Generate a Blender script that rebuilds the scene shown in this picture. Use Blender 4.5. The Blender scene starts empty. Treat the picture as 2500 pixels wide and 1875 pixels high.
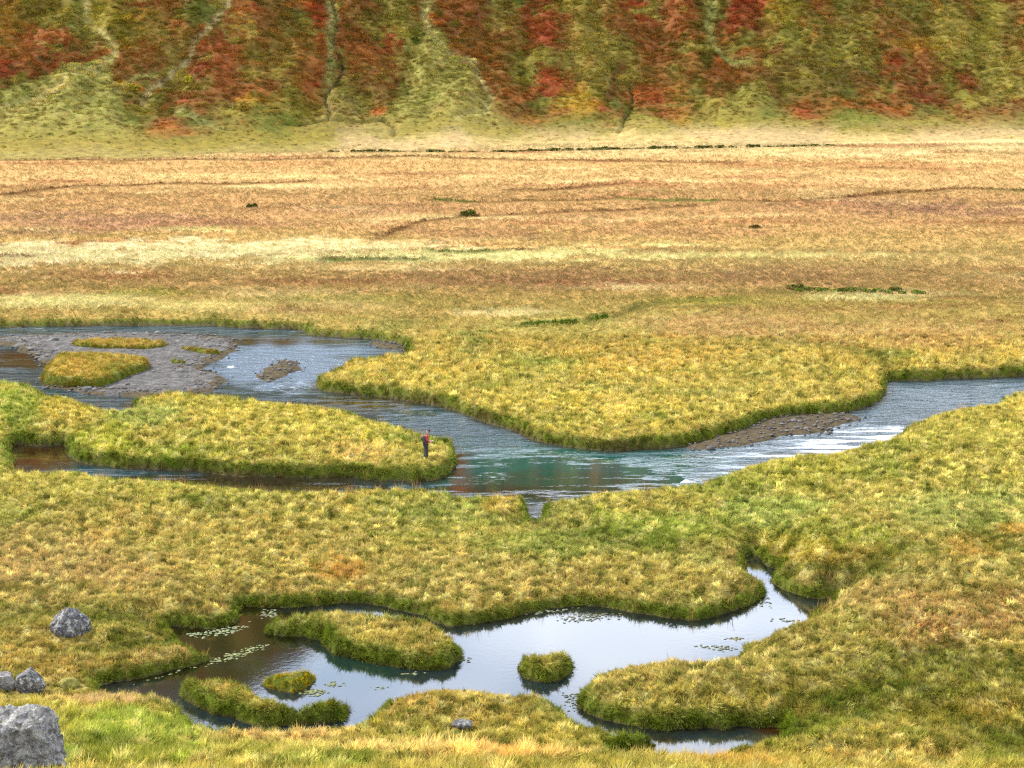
import bpy, bmesh, math
import numpy as np
from mathutils import Vector, Matrix
C = bpy.context.scene
LINK = C.collection.objects.link
# ------------------------------------------------------------------ camera
FPX, CX, CY, HC = 4665.0, 1250.0, 937.5, 28.9          # focal length in photo pixels, eye height above the river
PITCH = math.atan(997.5 / FPX)
cam = bpy.data.cameras.new('camera'); cam.sensor_width = 36; cam.lens = FPX / 2500 * 36
cam.clip_start = 0.5; cam.clip_end = 6000
co = bpy.data.objects.new('camera', cam); LINK(co); co.location = (0, 0, HC)
co.rotation_euler = (math.pi / 2 - PITCH, 0, 0); C.camera = co
# ------------------------------------------------------------------ light
SUN_EL, SUN_AZ = math.radians(44), math.radians(-58)    # azimuth from +Y, clockwise
C.view_settings.view_transform = 'Standard'; C.view_settings.look = 'None'
C.view_settings.gamma = 1; C.view_settings.use_curve_mapping = False
C.view_settings.exposure = 1.25
C.cycles.use_denoising = False; C.cycles.filter_width = 1.3; C.cycles.sample_clamp_direct = 3.0; C.cycles.sample_clamp_indirect = 4.0
W = bpy.data.worlds.new('World'); C.world = W; W.use_nodes = True
nt = W.node_tree; nt.nodes.clear()
def N(nt, t, **k):
    n = nt.nodes.new(t)
    for a, b in k.items(): setattr(n, a, b)
    return n
sky = N(nt, 'ShaderNodeTexSky', sky_type='NISHITA'); sky.sun_disc = False
sky.sun_elevation = SUN_EL; sky.sun_rotation = SUN_AZ
tc = N(nt, 'ShaderNodeTexCoord'); mp = N(nt, 'ShaderNodeMapping'); mp.inputs['Scale'].default_value = (1.0, 1.0, 3.2)
nz = N(nt, 'ShaderNodeTexNoise'); nz.inputs['Scale'].default_value = 2.3; nz.inputs['Detail'].default_value = 7; nz.inputs['Roughness'].default_value = .55
rp = N(nt, 'ShaderNodeValToRGB'); rp.color_ramp.elements[0].position = .33; rp.color_ramp.elements[1].position = .62
rp.color_ramp.elements[0].color = (.5,.5,.5,1)
nz2 = N(nt, 'ShaderNodeTexNoise'); nz2.inputs['Scale'].default_value = 6.5; nz2.inputs['Detail'].default_value = 6
rp2 = N(nt, 'ShaderNodeValToRGB'); rp2.color_ramp.elements[0].position = .38; rp2.color_ramp.elements[1].position = .6
rp2.color_ramp.elements[0].color = (4.6, 5.6, 7.4, 1); rp2.color_ramp.elements[1].color = (11.2, 11.5, 12.0, 1)
mx = N(nt, 'ShaderNodeMix', data_type='RGBA'); bg = N(nt, 'ShaderNodeBackground'); bg.inputs['Strength'].default_value = .1
ow = N(nt, 'ShaderNodeOutputWorld'); L = nt.links.new
L(tc.outputs['Generated'], mp.inputs[0]); L(mp.outputs[0], nz.inputs['Vector']); L(mp.outputs[0], nz2.inputs['Vector'])
L(nz.outputs[0], rp.inputs[0]); L(nz2.outputs[0], rp2.inputs[0])
L(rp.outputs[0], mx.inputs[0]); L(sky.outputs[0], mx.inputs[6]); L(rp2.outputs[0], mx.inputs[7])
sx_ = N(nt, 'ShaderNodeSeparateXYZ'); L(tc.outputs['Generated'], sx_.inputs[0]); rz_ = N(nt, 'ShaderNodeValToRGB'); L(sx_.outputs[2], rz_.inputs[0])
rz_.color_ramp.elements[0].position = .3; rz_.color_ramp.elements[0].color = (1.75, 1.8, 1.9, 1); rz_.color_ramp.elements[1].position = .6; rz_.color_ramp.elements[1].color = (1, 1, 1, 1)
my_ = N(nt, 'ShaderNodeMix', data_type='RGBA', blend_type='MULTIPLY'); my_.inputs[0].default_value = 1; L(mx.outputs[2], my_.inputs[6]); L(rz_.outputs[0], my_.inputs[7])
L(my_.outputs[2], bg.inputs[0]); L(bg.outputs[0], ow.inputs[0])
sl = bpy.data.lights.new('sun', 'SUN'); sl.energy = 3.6; sl.angle = math.radians(7); sl.color = (1, .95, .86)
so = bpy.data.objects.new('sun', sl); LINK(so)
_d = Vector((math.sin(SUN_AZ) * math.cos(SUN_EL), math.cos(SUN_AZ) * math.cos(SUN_EL), math.sin(SUN_EL)))
so.rotation_euler = _d.to_track_quat('Z', 'Y').to_euler(); so.location = (-60, 60, 120)
# ------------------------------------------------------------------ maths helpers
rng = np.random.default_rng(7)
_P = np.random.default_rng(3).permutation(65536).astype(np.int64)
def _h(ix, iy, s): return _P[(_P[(ix + s * 7919) & 65535] + iy) & 65535] / 65535.0 * 6.2831853
def pn(x, y, s=0):
    ix = np.floor(x).astype(np.int64); iy = np.floor(y).astype(np.int64); fx = x - ix; fy = y - iy
    u = fx * fx * fx * (fx * (fx * 6 - 15) + 10); w = fy * fy * fy * (fy * (fy * 6 - 15) + 10)
    def g(a, b, dx, dy):
        t = _h(a, b, s); return np.cos(t) * dx + np.sin(t) * dy
    n00 = g(ix, iy, fx, fy); n10 = g(ix + 1, iy, fx - 1, fy); n01 = g(ix, iy + 1, fx, fy - 1); n11 = g(ix + 1, iy + 1, fx - 1, fy - 1)
    a = n00 + u * (n10 - n00); b = n01 + u * (n11 - n01)
    return (a + w * (b - a)) * 1.42
def fbm(x, y, o=4, s=0):
    r = 0; a = 1.; t = 0
    for i in range(o): r = r + a * pn(x * 2 ** i, y * 2 ** i, s + i); t += a; a *= .5
    return r / t
def ss(a, b, x):
    t = np.clip((x - a) / (b - a), 0, 1); return t * t * (3 - 2 * t)
cp, sp = math.cos(PITCH), math.sin(PITCH)
def unproj(px, py, z=0.):
    px = np.asarray(px, float); py = np.asarray(py, float)
    dx = (px - CX) / FPX; dy = -(py - CY) / FPX
    X = dx; Y = cp + dy * sp; Z = -sp + dy * cp; t = (z - HC) / Z
    return X * t, Y * t
def proj(x, y, z):
    f = y * cp - (z - HC) * sp; up = y * sp + (z - HC) * cp
    return CX + FPX * x / f, CY - FPX * up / f
def lin(c):
    c = np.asarray(c, float) / 255; return np.where(c < .04045, c / 12.92, ((c + .055) / 1.055) ** 2.4)
qA = lambda P: [(x / 1.7696, 700 + y / 1.7696) for x, y in P]
qB = lambda P: [(1250 + x / 1.7696, 700 + y / 1.7696) for x, y in P]
qC = lambda P: [(x / 1.7696, 1275 + y / 1.7696) for x, y in P]
qD = lambda P: [(1250 + x / 1.7696, 1275 + y / 1.7696) for x, y in P]
# ------------------------------------------------------------------ traced shore lines (photo pixels -> metres on the valley floor)
RIVER = qA([(-400,176),(-80,172),(60,175),(150,170),(500,168),(900,168),(1050,178),(1200,182),(1300,185),(1330,207),(1400,215),(1500,220),(1600,225),(1660,235),(1740,252),(1760,264),(1690,270),(1560,284),(1510,302),(1480,332),(1400,372),(1362,402),(1365,432),(1400,450),(1500,462),(1640,475),(1750,492),(1850,508),(1960,532),(2060,572),(2115,592),(2212,618)]) + \
 qB([(100,665),(200,685),(300,700),(440,712),(540,702),(640,700),(740,688),(880,652),(1000,622),(1110,578),(1250,560),(1400,548),(1500,530),(1590,495),(1615,450),(1628,405),(1750,407),(1900,398),(2050,394),(2212,388),(2900,372),
 (2900,400),(2400,425),(2230,440),(2115,452),(2105,478),(1950,500),(1850,525),(1760,570),(1700,600),(1640,640),(1570,668),(1480,690),(1400,702),(1350,722),(1250,712),(1150,722),(1060,742),(980,767),(880,800),(800,825),(700,832),(560,847),(400,862),(280,882),(200,892),(140,925),(128,968),(75,978),(60,932),(40,902)]) + \
 qA([(2200,880),(2130,882),(2060,884),(1970,887),(1955,872),(1880,856),(1780,848),(1600,850),(1500,856),(1350,858),(1200,854),(1100,848),(1000,838),(850,826),(700,810),(600,803),(480,801),(420,788),(350,776),(180,777),(75,767),(58,750),(55,685),(200,690),(265,686),(300,705),(290,728),(350,762),(430,772),(500,780),(640,790),(850,797),(1000,818),(1150,822),(1290,826),(1500,822),(1600,836),(1800,842),(1900,832),(1955,800),(1975,745),(1940,672),(1900,642),(1830,617),(1750,582),(1600,547),(1500,512),(1340,494),(1230,487),(1100,472),(1000,457),(900,447),(770,437),(680,447),(600,458),(572,482),(575,512),(480,520),(400,500),(330,475),(270,475),(215,482),(190,452),(130,412),(60,397),(-80,380),(-400,380)])
POND = qC([(962,560),(915,598),(800,628),(700,652),(600,677),(500,692),(420,697),(440,712),(520,722),(640,722),(700,738),(760,782),(815,832),(860,850),(1000,865),(1100,868),(1300,872),(1430,872),(1500,862),(1560,840),(1620,810),(1660,780),(1700,742),(1800,702),(1930,687),(2050,692),(2212,717)]) + \
 qD([(80,717),(160,747),(220,792),(290,832),(400,862),(520,882),(620,882),(662,920),(650,955),(560,986),(470,988),(440,1000),(480,1010),(560,1056),(620,1052),(700,1044),(800,1040),(915,1016),(922,955),(1000,935),(1110,915),(1170,892),(1165,880),(1130,885),(1000,880),(900,897),(830,888),(750,893),(640,902),(480,872),(400,857),(320,827),(275,792),(290,750),(330,682),(420,622),(520,582),(600,574),(700,572),(800,582),(900,582),(975,577),(985,540),(1020,502),(1100,482),(1200,467),(1275,432),(1280,382),(1340,342),(1400,324),(1330,334),(1230,314),(1165,290),(1118,262),(1108,236),(1160,208),(1105,194),(1078,160),(1040,140),(1000,150),(1025,217),(1065,250),(1098,282),(1095,312),(1050,347),(980,377),(900,402),(800,427),(700,417),(600,402),(500,387),(400,367),(300,360),(200,370),(100,387),(0,412)]) + \
 qC([(2100,432),(2000,447),(1930,452),(1880,432),(1850,412),(1800,397),(1700,375),(1600,352),(1480,350),(1400,358),(1250,370),(1190,370),(1100,366),(1045,370),(1030,397),(1040,422),(1000,447),(900,462),(800,457),(745,452),(720,432),(755,466),(790,492),(870,522)])
ISLES = [  # name, label, category, outline, height, outline type
 ('grass_islet', 'large low two-humped grass islet between the pondweed patches and the open pond', qC([(1145,460),(1170,415),(1240,392),(1350,372),(1480,366),(1600,376),(1750,396),(1860,422),(1900,472),(1960,512),(1995,548),(1990,597),(1940,632),(1850,642),(1700,627),(1560,597),(1440,572),(1400,537),(1390,512),(1310,497),(1200,492),(1150,482)]), .55),
 ('grass_islet', 'small round grassy tussock standing alone in the middle of the open pond', qD([(22,612),(40,580),(110,555),(180,547),(230,567),(262,612),(257,652),(200,686),(140,694),(70,682),(30,652)]), .5),
 ('grass_islet', 'small mossy islet with yellow-green moss just above the two-lobed islet', qC([(1120,692),(1150,652),(1220,628),(1310,616),(1360,642),(1365,690),(1320,722),(1270,742),(1190,727),(1125,707)]), .42),
 ('grass_islet', 'two-lobed olive islet in the near corner of the pond against the straw-coloured slope', qC([(775,737),(800,692),(870,667),(950,657),(1030,672),(1090,707),(1150,737),(1250,762),(1285,780),(1330,762),(1400,742),(1460,747),(1500,777),(1508,822),(1490,852),(1430,867),(1350,872),(1250,880),(1100,880),(1000,845),(920,832),(860,802),(790,767)]), .5),
 ('grass_islet', 'thick orange-green grass islet on the gravel bar in the upper river', qA([(180,402),(200,432),(330,441),(450,441),(500,425),(560,400),(640,372),(652,340),(615,292),(500,277),(350,272),(260,282),(220,332),(195,370)]), .8),
 ('grass_islet', 'long thin strip of rusty grass along the top of the gravel bar', qA([(305,226),(330,270),(430,277),(560,281),(640,281),(700,272),(762,256),(730,230),(600,217),(450,217)]), .35),
 ('grass_islet', 'small green grass patch near the right end of the gravel bar', qA([(770,262),(790,285),(880,300),(945,303),(962,280),(900,262),(830,250)]), .3),
 ('grass_islet', 'tiny olive grass patch on the middle of the gravel bar below the others', qA([(722,318),(735,342),(790,346),(825,328),(790,308),(740,306)]), .25),
]
GRAVEL = [
 ('gravel_bar', 'broad grey-brown gravel bar around the islets of the upper river', qA([(-300,215),(0,210),(150,202),(300,197),(600,195),(850,202),(980,214),(1025,240),(1022,268),(960,302),(905,335),(880,348),(970,385),(960,422),(900,452),(780,470),(640,470),(560,470),(480,470),(380,462),(290,440),(205,432),(182,410),(205,370),(222,345),(180,322),(150,300),(75,272),(50,252),(-40,248),(-300,250)]), .16),
 ('gravel_bar', 'narrow speckled gravel spit below the big meadow bank on the right', qB([(745,692),(860,694),(960,687),(1100,657),(1190,637),(1320,627),(1440,587),(1530,562),(1440,545),(1250,540),(1110,560),(1000,600),(880,640),(760,680)]), .1),
 ('gravel_bar', 'small dark stony shoal in the wide shallow riffle', qA([(1110,372),(1120,392),(1160,406),(1240,377),(1296,352),(1282,315),(1220,311),(1180,330)]), .06),
 ('gravel_bar', 'little gravel tip under the end of the short mossy bank', qA([(1600,238),(1660,262),(1740,270),(1770,262),(1700,240),(1640,228)]), .08),
]
def catmull(P, step=.6):
    P = np.asarray(P); n = len(P); out = []
    for i in range(n):
        p0, p1, p2, p3 = P[i - 1], P[i], P[(i + 1) % n], P[(i + 2) % n]
        k = max(1, min(8, int(np.hypot(*(p2 - p1)) / step)))
        for j in range(k):
            t = j / k
            cr = .5 * (2 * p1 + (p2 - p0) * t + (2 * p0 - 5 * p1 + 4 * p2 - p3) * t * t + (3 * p1 - p0 - 3 * p2 + p3) * t ** 3)
            out.append(cr * .6 + (p1 + (p2 - p1) * t) * .4)
    return np.array(out)
def to_world(P, hb, land_inside):
    """near banks are seen by their grassy top edge, far banks by their waterline: lift accordingly before unprojecting"""
    P = np.asarray(P, float); n = len(P)
    A = .5 * np.sum(P[:, 0] * np.roll(P[:, 1], -1) - np.roll(P[:, 0], -1) * P[:, 1])
    T = np.roll(P, -1, 0) - np.roll(P, 1, 0); T[:, 1] *= 3.2
    T /= np.hypot(T[:, 0], T[:, 1])[:, None] + 1e-9
    ny = -T[:, 0] * (1 if A > 0 else -1)               # outward normal, y down
    if land_inside: ny = -ny                            # towards land
    z = np.clip(ny * 1.5, 0, 1) * np.where(np.isscalar(hb), hb, hb)
    x, y = unproj(P[:, 0], P[:, 1], z)
    return catmull(np.stack([x, y], 1))
def sdf_grid(polys, x0, x1, y0, y1, step):
    xs = np.arange(x0, x1 + step, step); ys = np.arange(y0, y1 + step, step)
    X, Y = np.meshgrid(xs, ys); x = X.ravel(); y = Y.ravel(); best = np.full(x.shape, 1e9); ins = np.zeros(x.shape, bool)
    for P in polys:
        inp = np.zeros(x.shape, bool); Q = np.roll(P, -1, 0)
        for (ax, ay), (bx, by) in zip(P, Q):
            dx, dy = bx - ax, by - ay
            t = np.clip(((x - ax) * dx + (y - ay) * dy) / (dx * dx + dy * dy + 1e-9), 0, 1)
            d = (x - ax - t * dx) ** 2 + (y - ay - t * dy) ** 2
            np.minimum(best, d, out=best)
            if ay != by:
                c = ((ay > y) != (by > y)) & (x < (bx - ax) * (y - ay) / (by - ay) + ax); inp ^= c
        ins |= inp
    return (x0, y0, step, np.where(ins, np.sqrt(best), -np.sqrt(best)).reshape(X.shape))
def samp(G, x, y):
    x0, y0, st, A = G
    fx = np.clip((x - x0) / st, 0, A.shape[1] - 1.001); fy = np.clip((y - y0) / st, 0, A.shape[0] - 1.001)
    ix = fx.astype(int); iy = fy.astype(int); fx = fx - ix; fy = fy - iy
    return (A[iy, ix] * (1 - fx) + A[iy, ix + 1] * fx) * (1 - fy) + (A[iy + 1, ix] * (1 - fx) + A[iy + 1, ix + 1] * fx) * fy
RW = to_world(RIVER, 1.0, False); PW = to_world(POND, .72, False)
WG = sdf_grid([RW, PW], -75, 75, 60, 180, .25)
ISW = [to_world(i[2], i[3] + .2, True) for i in ISLES]
GRW = [catmull(np.stack(unproj(*np.array(g[2]).T, .1), 1)) for g in GRAVEL]
GG = sdf_grid(GRW, -75, 75, 95, 180, .3)
def shore(x, y):                                        # + on land, - on water
    return -samp(WG, x, y) + .10 * pn(x * 1.3, y * 1.3, 5) + .05 * pn(x * 4, y * 4, 6)
# ------------------------------------------------------------------ furrows, ditches and mounds
FUR = [ # line in photo px, depth m, width m
 (qC([(-80,440),(60,400),(200,378),(450,402),(720,432)]), .45, 1.3),
 (qC([(360,548),(480,538),(600,505),(770,482)]), .35, 1.2),
 ([(1322,1252),(1350,1268),(1420,1288),(1500,1303),(1650,1340),(1760,1352),(1830,1370)], .28, 1.3),
 (qD([(1330,330),(1450,305),(1560,262),(1700,215),(1760,225)]), .4, 1.3),
 (qD([(1450,830),(1560,780),(1720,720),(1900,690),(2050,735),(2300,745)]), .5, 1.6),
 (qD([(1120,905),(1270,872),(1500,850)]), .35, 1.4),
 (qD([(1750,870),(1900,905),(2050,950),(2200,960)]), .4, 1.6),
 (qD([(2000,60),(2020,180),(2080,220),(2200,205)]), .3, 1.2),
 (qB([(930,218),(1100,238),(1300,250),(1420,265),(1500,283),(1640,342)]), .3, 1.0),
 (qB([(50,165),(270,158),(400,130),(600,62),(750,48),(940,32)]), .35, 1.0),
 (qB([(480,108),(640,92),(930,75)]), .2, .8),
 (qB([(130,328),(300,308),(470,296)]), .25, .8), (qB([(680,275),(770,270)]), .2, .7),
 (qA([(1870,85),(2040,92),(2212,92)]), .25, .9), (qA([(1720,135),(1900,140)]), .2, .9),
 (qB([(1140,12),(1300,8),(1500,20),(1720,32),(1900,30),(2200,42)]), .3, 1.1),
 (qA([(560,600),(640,590)]), .25, .9),
]
FARL = [ # thin dark lines on the far plain: drainage cuts
 [(0,478),(100,468),(200,456),(330,452),(700,448),(740,444)], [(-60,394),(250,391),(420,393),(600,391),(1000,385),(1300,392),(1800,398)],
 [(1050,490),(1140,496),(1330,492),(1530,488),(1730,494),(1900,494),(2330,464),(2500,464)],
 [(1130,530),(1250,526),(1500,516),(1700,505)], [(920,590),(960,565),(1010,548),(1150,530)],
 [(1250,466),(1390,462),(1500,454)], [(1070,614),(1180,612),(1300,613)], [(800,637),(1010,636)],[(0,633),(70,634)],
]
GREENL = [[(1530,488),(1620,491),(1730,494)], [(2440,464),(2500,467)], [(1080,490),(1140,495)], [(1070,614),(1190,614)], [(800,638),(1010,637)]]
def line_world(P, z=.7):
    x, y = unproj(*np.array(P, float).T, z); return np.stack([x, y], 1)
FURW = [(line_world(p), d, w) for p, d, w in FUR]
FARW = [line_world(p, .5) for p in FARL]; GRLW = [line_world(p, .5) for p in GREENL]
def dline(P, x, y):
    b = np.full(x.shape, 1e9)
    for (ax, ay), (bx, by) in zip(P[:-1], P[1:]):
        dx, dy = bx - ax, by - ay; t = np.clip(((x - ax) * dx + (y - ay) * dy) / (dx * dx + dy * dy), 0, 1)
        np.minimum(b, (x - ax - t * dx) ** 2 + (y - ay - t * dy) ** 2, out=b)
    return np.sqrt(b)
def furrow(x, y):
    """depth of furrows and a 0..1 closeness (for colour)"""
    dep = np.zeros(x.shape); near = np.zeros(x.shape)
    wx = x + .5 * pn(x * .5, y * .5, 21); wy = y + .5 * pn(x * .5, y * .5, 22)
    for P, d, w in FURW:
        lo = P.min(0) - 3 * w; hi = P.max(0) + 3 * w
        m = (x > lo[0]) & (x < hi[0]) & (y > lo[1]) & (y < hi[1])
        if not m.any(): continue
        q = dline(P, wx[m], wy[m]); e = np.exp(-(q / w) ** 2)
        dep[m] = np.maximum(dep[m], d * e); near[m] = np.maximum(near[m], e * min(1, d / .35))
    return dep, near
TOE = np.array([(-3000,1600),(-600,1640),(0,1690),(250,1695),(340,1700),(420,1755),(500,1815),(800,1825),(1000,1840),(1250,1890),(1450,1940),(1700,1960),(2000,2060),(2500,2150),(4000,2300)], float)
_tx, _ty = unproj(TOE[:, 0], TOE[:, 1], .5)
MND = [(210,1520,5,3,.35),(420,1610,6,2.2,.35),(1150,1720,6,2.5,.3),(2350,1450,10,9,1.6),(2450,1700,9,5,.9),(2050,1640,8,4,.5),(2200,1300,8,6,.7),(2400,1150,10,8,1.0),(1700,1690,7,2.2,.3),(1900,1840,7,2,.25),(2150,1850,7,3,.5),(1250,1225,3,1.5,.25),(20,1000,6,5,.6),(400,1050,10,4,.25),(2440,970,4,2.5,.6),(1640,1150,8,3,.35),(2100,1580,7,2,.4)]
MNDW = [(*[float(q) for q in unproj(a, b, .6)], rx, ry, h) for a, b, rx, ry, h in MND]
def height(x, y, fine=True, isle=None):
    x = np.asarray(x, float); y = np.asarray(y, float)
    d = shore(x, y) if isle is None else isle[0](x, y)
    river = ss(98, 102, y)
    hb = (.50 + .32 * river + .10 * pn(x * .12, y * .12, 11)) if isle is None else isle[1]
    hb = np.where(y > 140, hb * (1 - .25 * ss(140, 175, y)), hb)
    w = .38 + .22 * pn(x * .35, y * .35, 12)
    z = hb * (.72 * ss(0, w, d) + .28 * ss(0, 2.6, d))
    under = -.55 * ss(0, 1.6, -d) - .02
    g = samp(GG, x, y) + .35 * pn(x * .6, y * .6, 31); under = np.maximum(under, -.6 + .74 * ss(-2.0, .8, g)) if isle is None else under
    z = np.where(d > 0, z, under)
    land = ss(.2, 2.0, d)
    if isle is None:
        dep, _ = furrow(x, y); z = z - dep * ss(0.2, 1.2, d) * np.clip(1.2 - .8 * ss(150, 190, y), 0, 1)
        for mx_, my, rx, ry, h in MNDW: z = z + h * np.exp(-((x - mx_) / rx) ** 2 - ((y - my) / ry) ** 2) * land
        ty = np.interp(x, _tx, _ty); t = ty - y + .8 * pn(x * .2, y * .2, 14)
        z = z + .2 * np.log1p(np.exp(np.clip(t / 1.5, -30, 30))) * 1.5 * ss(-.5, .5, d) * (y > 30)
        zn = np.interp(y, [-200, -2, 8, 20, 40, 50], [27.3, 27.3, 24.3, 18.6, 10.6, 7.0]); k = ss(50, 60, y)
        z = z * k + np.maximum(zn, 0) * (1 - k) + .3 * pn(x * .15, y * .15, 15) * (1 - k)
        z = z + .25 * pn(x * .09, y * .09, 16) * land
    if fine:
        amp = (.5 + .5 * ss(-.3, .4, pn(x * .11, y * .11, 17))) * (1 - .55 * ss(115, 150, y)) * (1 - .8 * ss(145, 190, y))
        hm = 1 - np.abs(pn(x * 1.0, y * 1.0, 18)) * 2
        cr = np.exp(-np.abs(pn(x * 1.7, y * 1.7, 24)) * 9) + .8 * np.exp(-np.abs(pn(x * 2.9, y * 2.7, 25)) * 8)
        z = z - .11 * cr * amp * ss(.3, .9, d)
        z = z + (.16 * hm + .13 * pn(x * 1.9, y * 1.4, 19) + .08 * pn(x * 3.4, y * 3., 20)) * amp * ss(.15, .9, d)
        z = z + .03 * pn(x * 5, y * 5, 23) * (d < .15) * (isle is None)
    return z
def at(px, py, z0=.6):
    """where a photo pixel meets the terrain"""
    x, y = unproj(px, py, z0)
    for _ in range(25):
        z0 = .5 * z0 + .5 * float(height(np.array([x]), np.array([y]))[0]); x, y = unproj(px, py, z0)
    return float(x), float(y), float(z0)
# ------------------------------------------------------------------ what grows where: colours by place
KAL = .86
VS = np.array([300,345,400,450,480,540,580,640,690,740,800,900,1000,1100,1200,1300,1400,1500,1600,1700,1875,2100])
VC = lin([(205,180,120),(214,182,125),(216,168,104),(210,165,104),(200,152,94),(206,156,98),(200,158,90),(208,168,100),(188,144,84),(200,162,86),(202,168,86),(192,166,76),(186,166,76),(182,166,78),(176,162,76),(172,156,76),(172,152,78),(172,150,76),(168,148,70),(166,148,66),(176,160,70),(150,150,60)])
BL = [ # cx cy rx ry colour strength
 (150,620,420,34,(250,220,164),.85),(620,612,430,30,(250,220,162),.9),(1050,628,380,16,(252,228,156),.9),(1330,618,320,14,(250,224,150),.85),(1800,626,420,8,(244,216,140),.75),(480,560,120,7,(248,222,140),.7),(150,735,260,20,(250,222,145),.8),(500,748,180,16,(244,212,130),.7),(1230,764,150,10,(250,218,150),.85),(2110,731,150,9,(250,222,150),.9),(1650,598,120,6,(246,220,140),.7),(2000,375,350,7,(250,214,150),.7),(550,430,350,8,(240,200,130),.6),(1500,380,400,9,(236,190,125),.5),
 (250,540,380,26,(176,128,94),.65),(80,570,240,12,(160,116,76),.6),(900,512,300,16,(176,122,84),.5),(1150,570,260,18,(184,132,88),.6),(1600,568,300,14,(180,128,84),.5),(2200,505,330,18,(168,118,86),.65),(2350,520,200,14,(150,105,80),.5),(1300,680,450,26,(172,122,78),.65),(1900,672,400,22,(176,128,82),.55),(1500,690,200,10,(168,104,64),.5),(700,400,300,7,(190,128,76),.5),(1900,455,220,12,(184,126,74),.6),(2050,400,300,6,(176,116,68),.6),(2200,355,160,5,(176,112,66),.6),(1700,540,200,10,(190,120,60),.4),(2420,790,45,9,(150,84,44),.8),(1800,800,340,34,(206,156,96),.8),(2250,820,300,44,(208,160,96),.75),(1980,740,500,12,(196,170,80),.4),
 (800,730,300,12,(180,160,70),.5),(350,715,140,10,(176,160,60),.6),
 (1700,735,160,14,(180,160,60),.6),(1400,800,200,40,(178,164,70),.4),(1000,850,120,26,(206,180,90),.4),(1550,870,260,40,(206,168,82),.45),(1300,900,150,40,(158,160,70),.5),(1900,930,220,60,(184,164,84),.4),(1450,1000,200,40,(186,168,66),.4),(1500,990,60,35,(220,190,100),.6),
 (550,960,330,60,(178,168,70),.5),(330,1010,120,40,(158,166,88),.7),(260,1075,90,50,(178,178,44),.55),(520,1115,60,14,(226,206,110),.7),(450,1105,200,24,(130,140,34),.6),(880,1105,80,26,(222,186,110),.6),(160,1000,130,45,(190,160,60),.5),(40,1000,90,80,(130,150,50),.7),(20,1110,50,40,(140,160,70),.7),(850,1040,180,45,(196,180,76),.5),
 (100,1380,330,110,(182,150,94),.7),(330,1280,350,60,(184,156,84),.5),(650,1350,260,60,(186,160,84),.5),(820,1395,110,36,(196,142,62),.6),(840,1400,60,22,(180,120,46),.25),(1150,1400,300,60,(184,160,92),.5),(600,1180,400,22,(158,158,66),.5),(1150,1250,260,50,(134,148,66),.5),(1350,1330,260,40,(130,146,62),.5),(1230,1235,60,35,(200,168,76),.8),(1600,1290,180,50,(134,152,52),.7),(1750,1370,120,30,(180,174,98),.5),(1770,1360,40,18,(214,180,100),.7),
 (1250,1120,400,20,(170,150,70),.3),(1900,1150,350,60,(170,164,64),.6),(1700,1170,120,30,(104,120,40),.6),(2200,1050,350,70,(168,158,70),.5),(2350,1250,250,70,(160,166,90),.6),(2000,1300,220,50,(150,150,50),.6),(1850,1250,180,50,(140,158,74),.6),(1950,1340,100,35,(180,160,60),.7),(2080,1360,120,30,(190,152,66),.5),(2050,1405,200,28,(96,110,26),.75),(1900,1420,90,22,(120,124,34),.6),(2380,1330,90,40,(188,138,64),.6),(2470,1295,80,14,(204,146,62),.7),(2100,1450,250,60,(178,150,86),.7),(2350,1500,260,80,(178,136,82),.7),(2250,1560,120,50,(186,138,80),.5),(1900,1600,300,90,(164,150,74),.6),(1600,1620,280,70,(168,146,78),.6),(2000,1700,250,30,(112,116,30),.6),(2250,1690,260,26,(104,112,28),.65),(1560,1745,260,22,(96,100,24),.6),(2350,1750,250,40,(196,160,66),.6),(1960,1780,160,30,(130,140,46),.6),(2450,1840,110,40,(110,116,36),.6),(2150,1850,250,50,(190,156,80),.6),(1800,1860,160,40,(196,156,72),.6),(1830,1540,60,30,(170,130,36),.7),
 (150,1620,260,70,(182,150,76),.6),(420,1610,150,40,(196,162,96),.5),(260,1560,80,14,(130,120,36),.6),(200,1560,200,12,(150,120,44),.4),(100,1440,200,18,(126,116,34),.5),
 (1150,1720,250,60,(182,148,78),.6),(1500,1790,120,40,(150,140,52),.7),
 (200,1715,260,14,(228,188,136),.8),(650,1790,300,26,(226,188,124),.75),(950,1830,330,26,(230,200,128),.7),(1250,1850,200,24,(222,180,100),.8),(350,1775,280,46,(158,172,62),.85),(100,1720,120,20,(182,170,66),.6),(600,1850,330,34,(168,164,66),.7),(300,1850,260,40,(132,140,44),.75),(60,1870,120,40,(140,176,70),.85),(260,1820,80,20,(110,126,36),.6),(820,1870,200,30,(150,160,60),.6),(1000,1870,140,20,(200,170,90),.5)]
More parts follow.
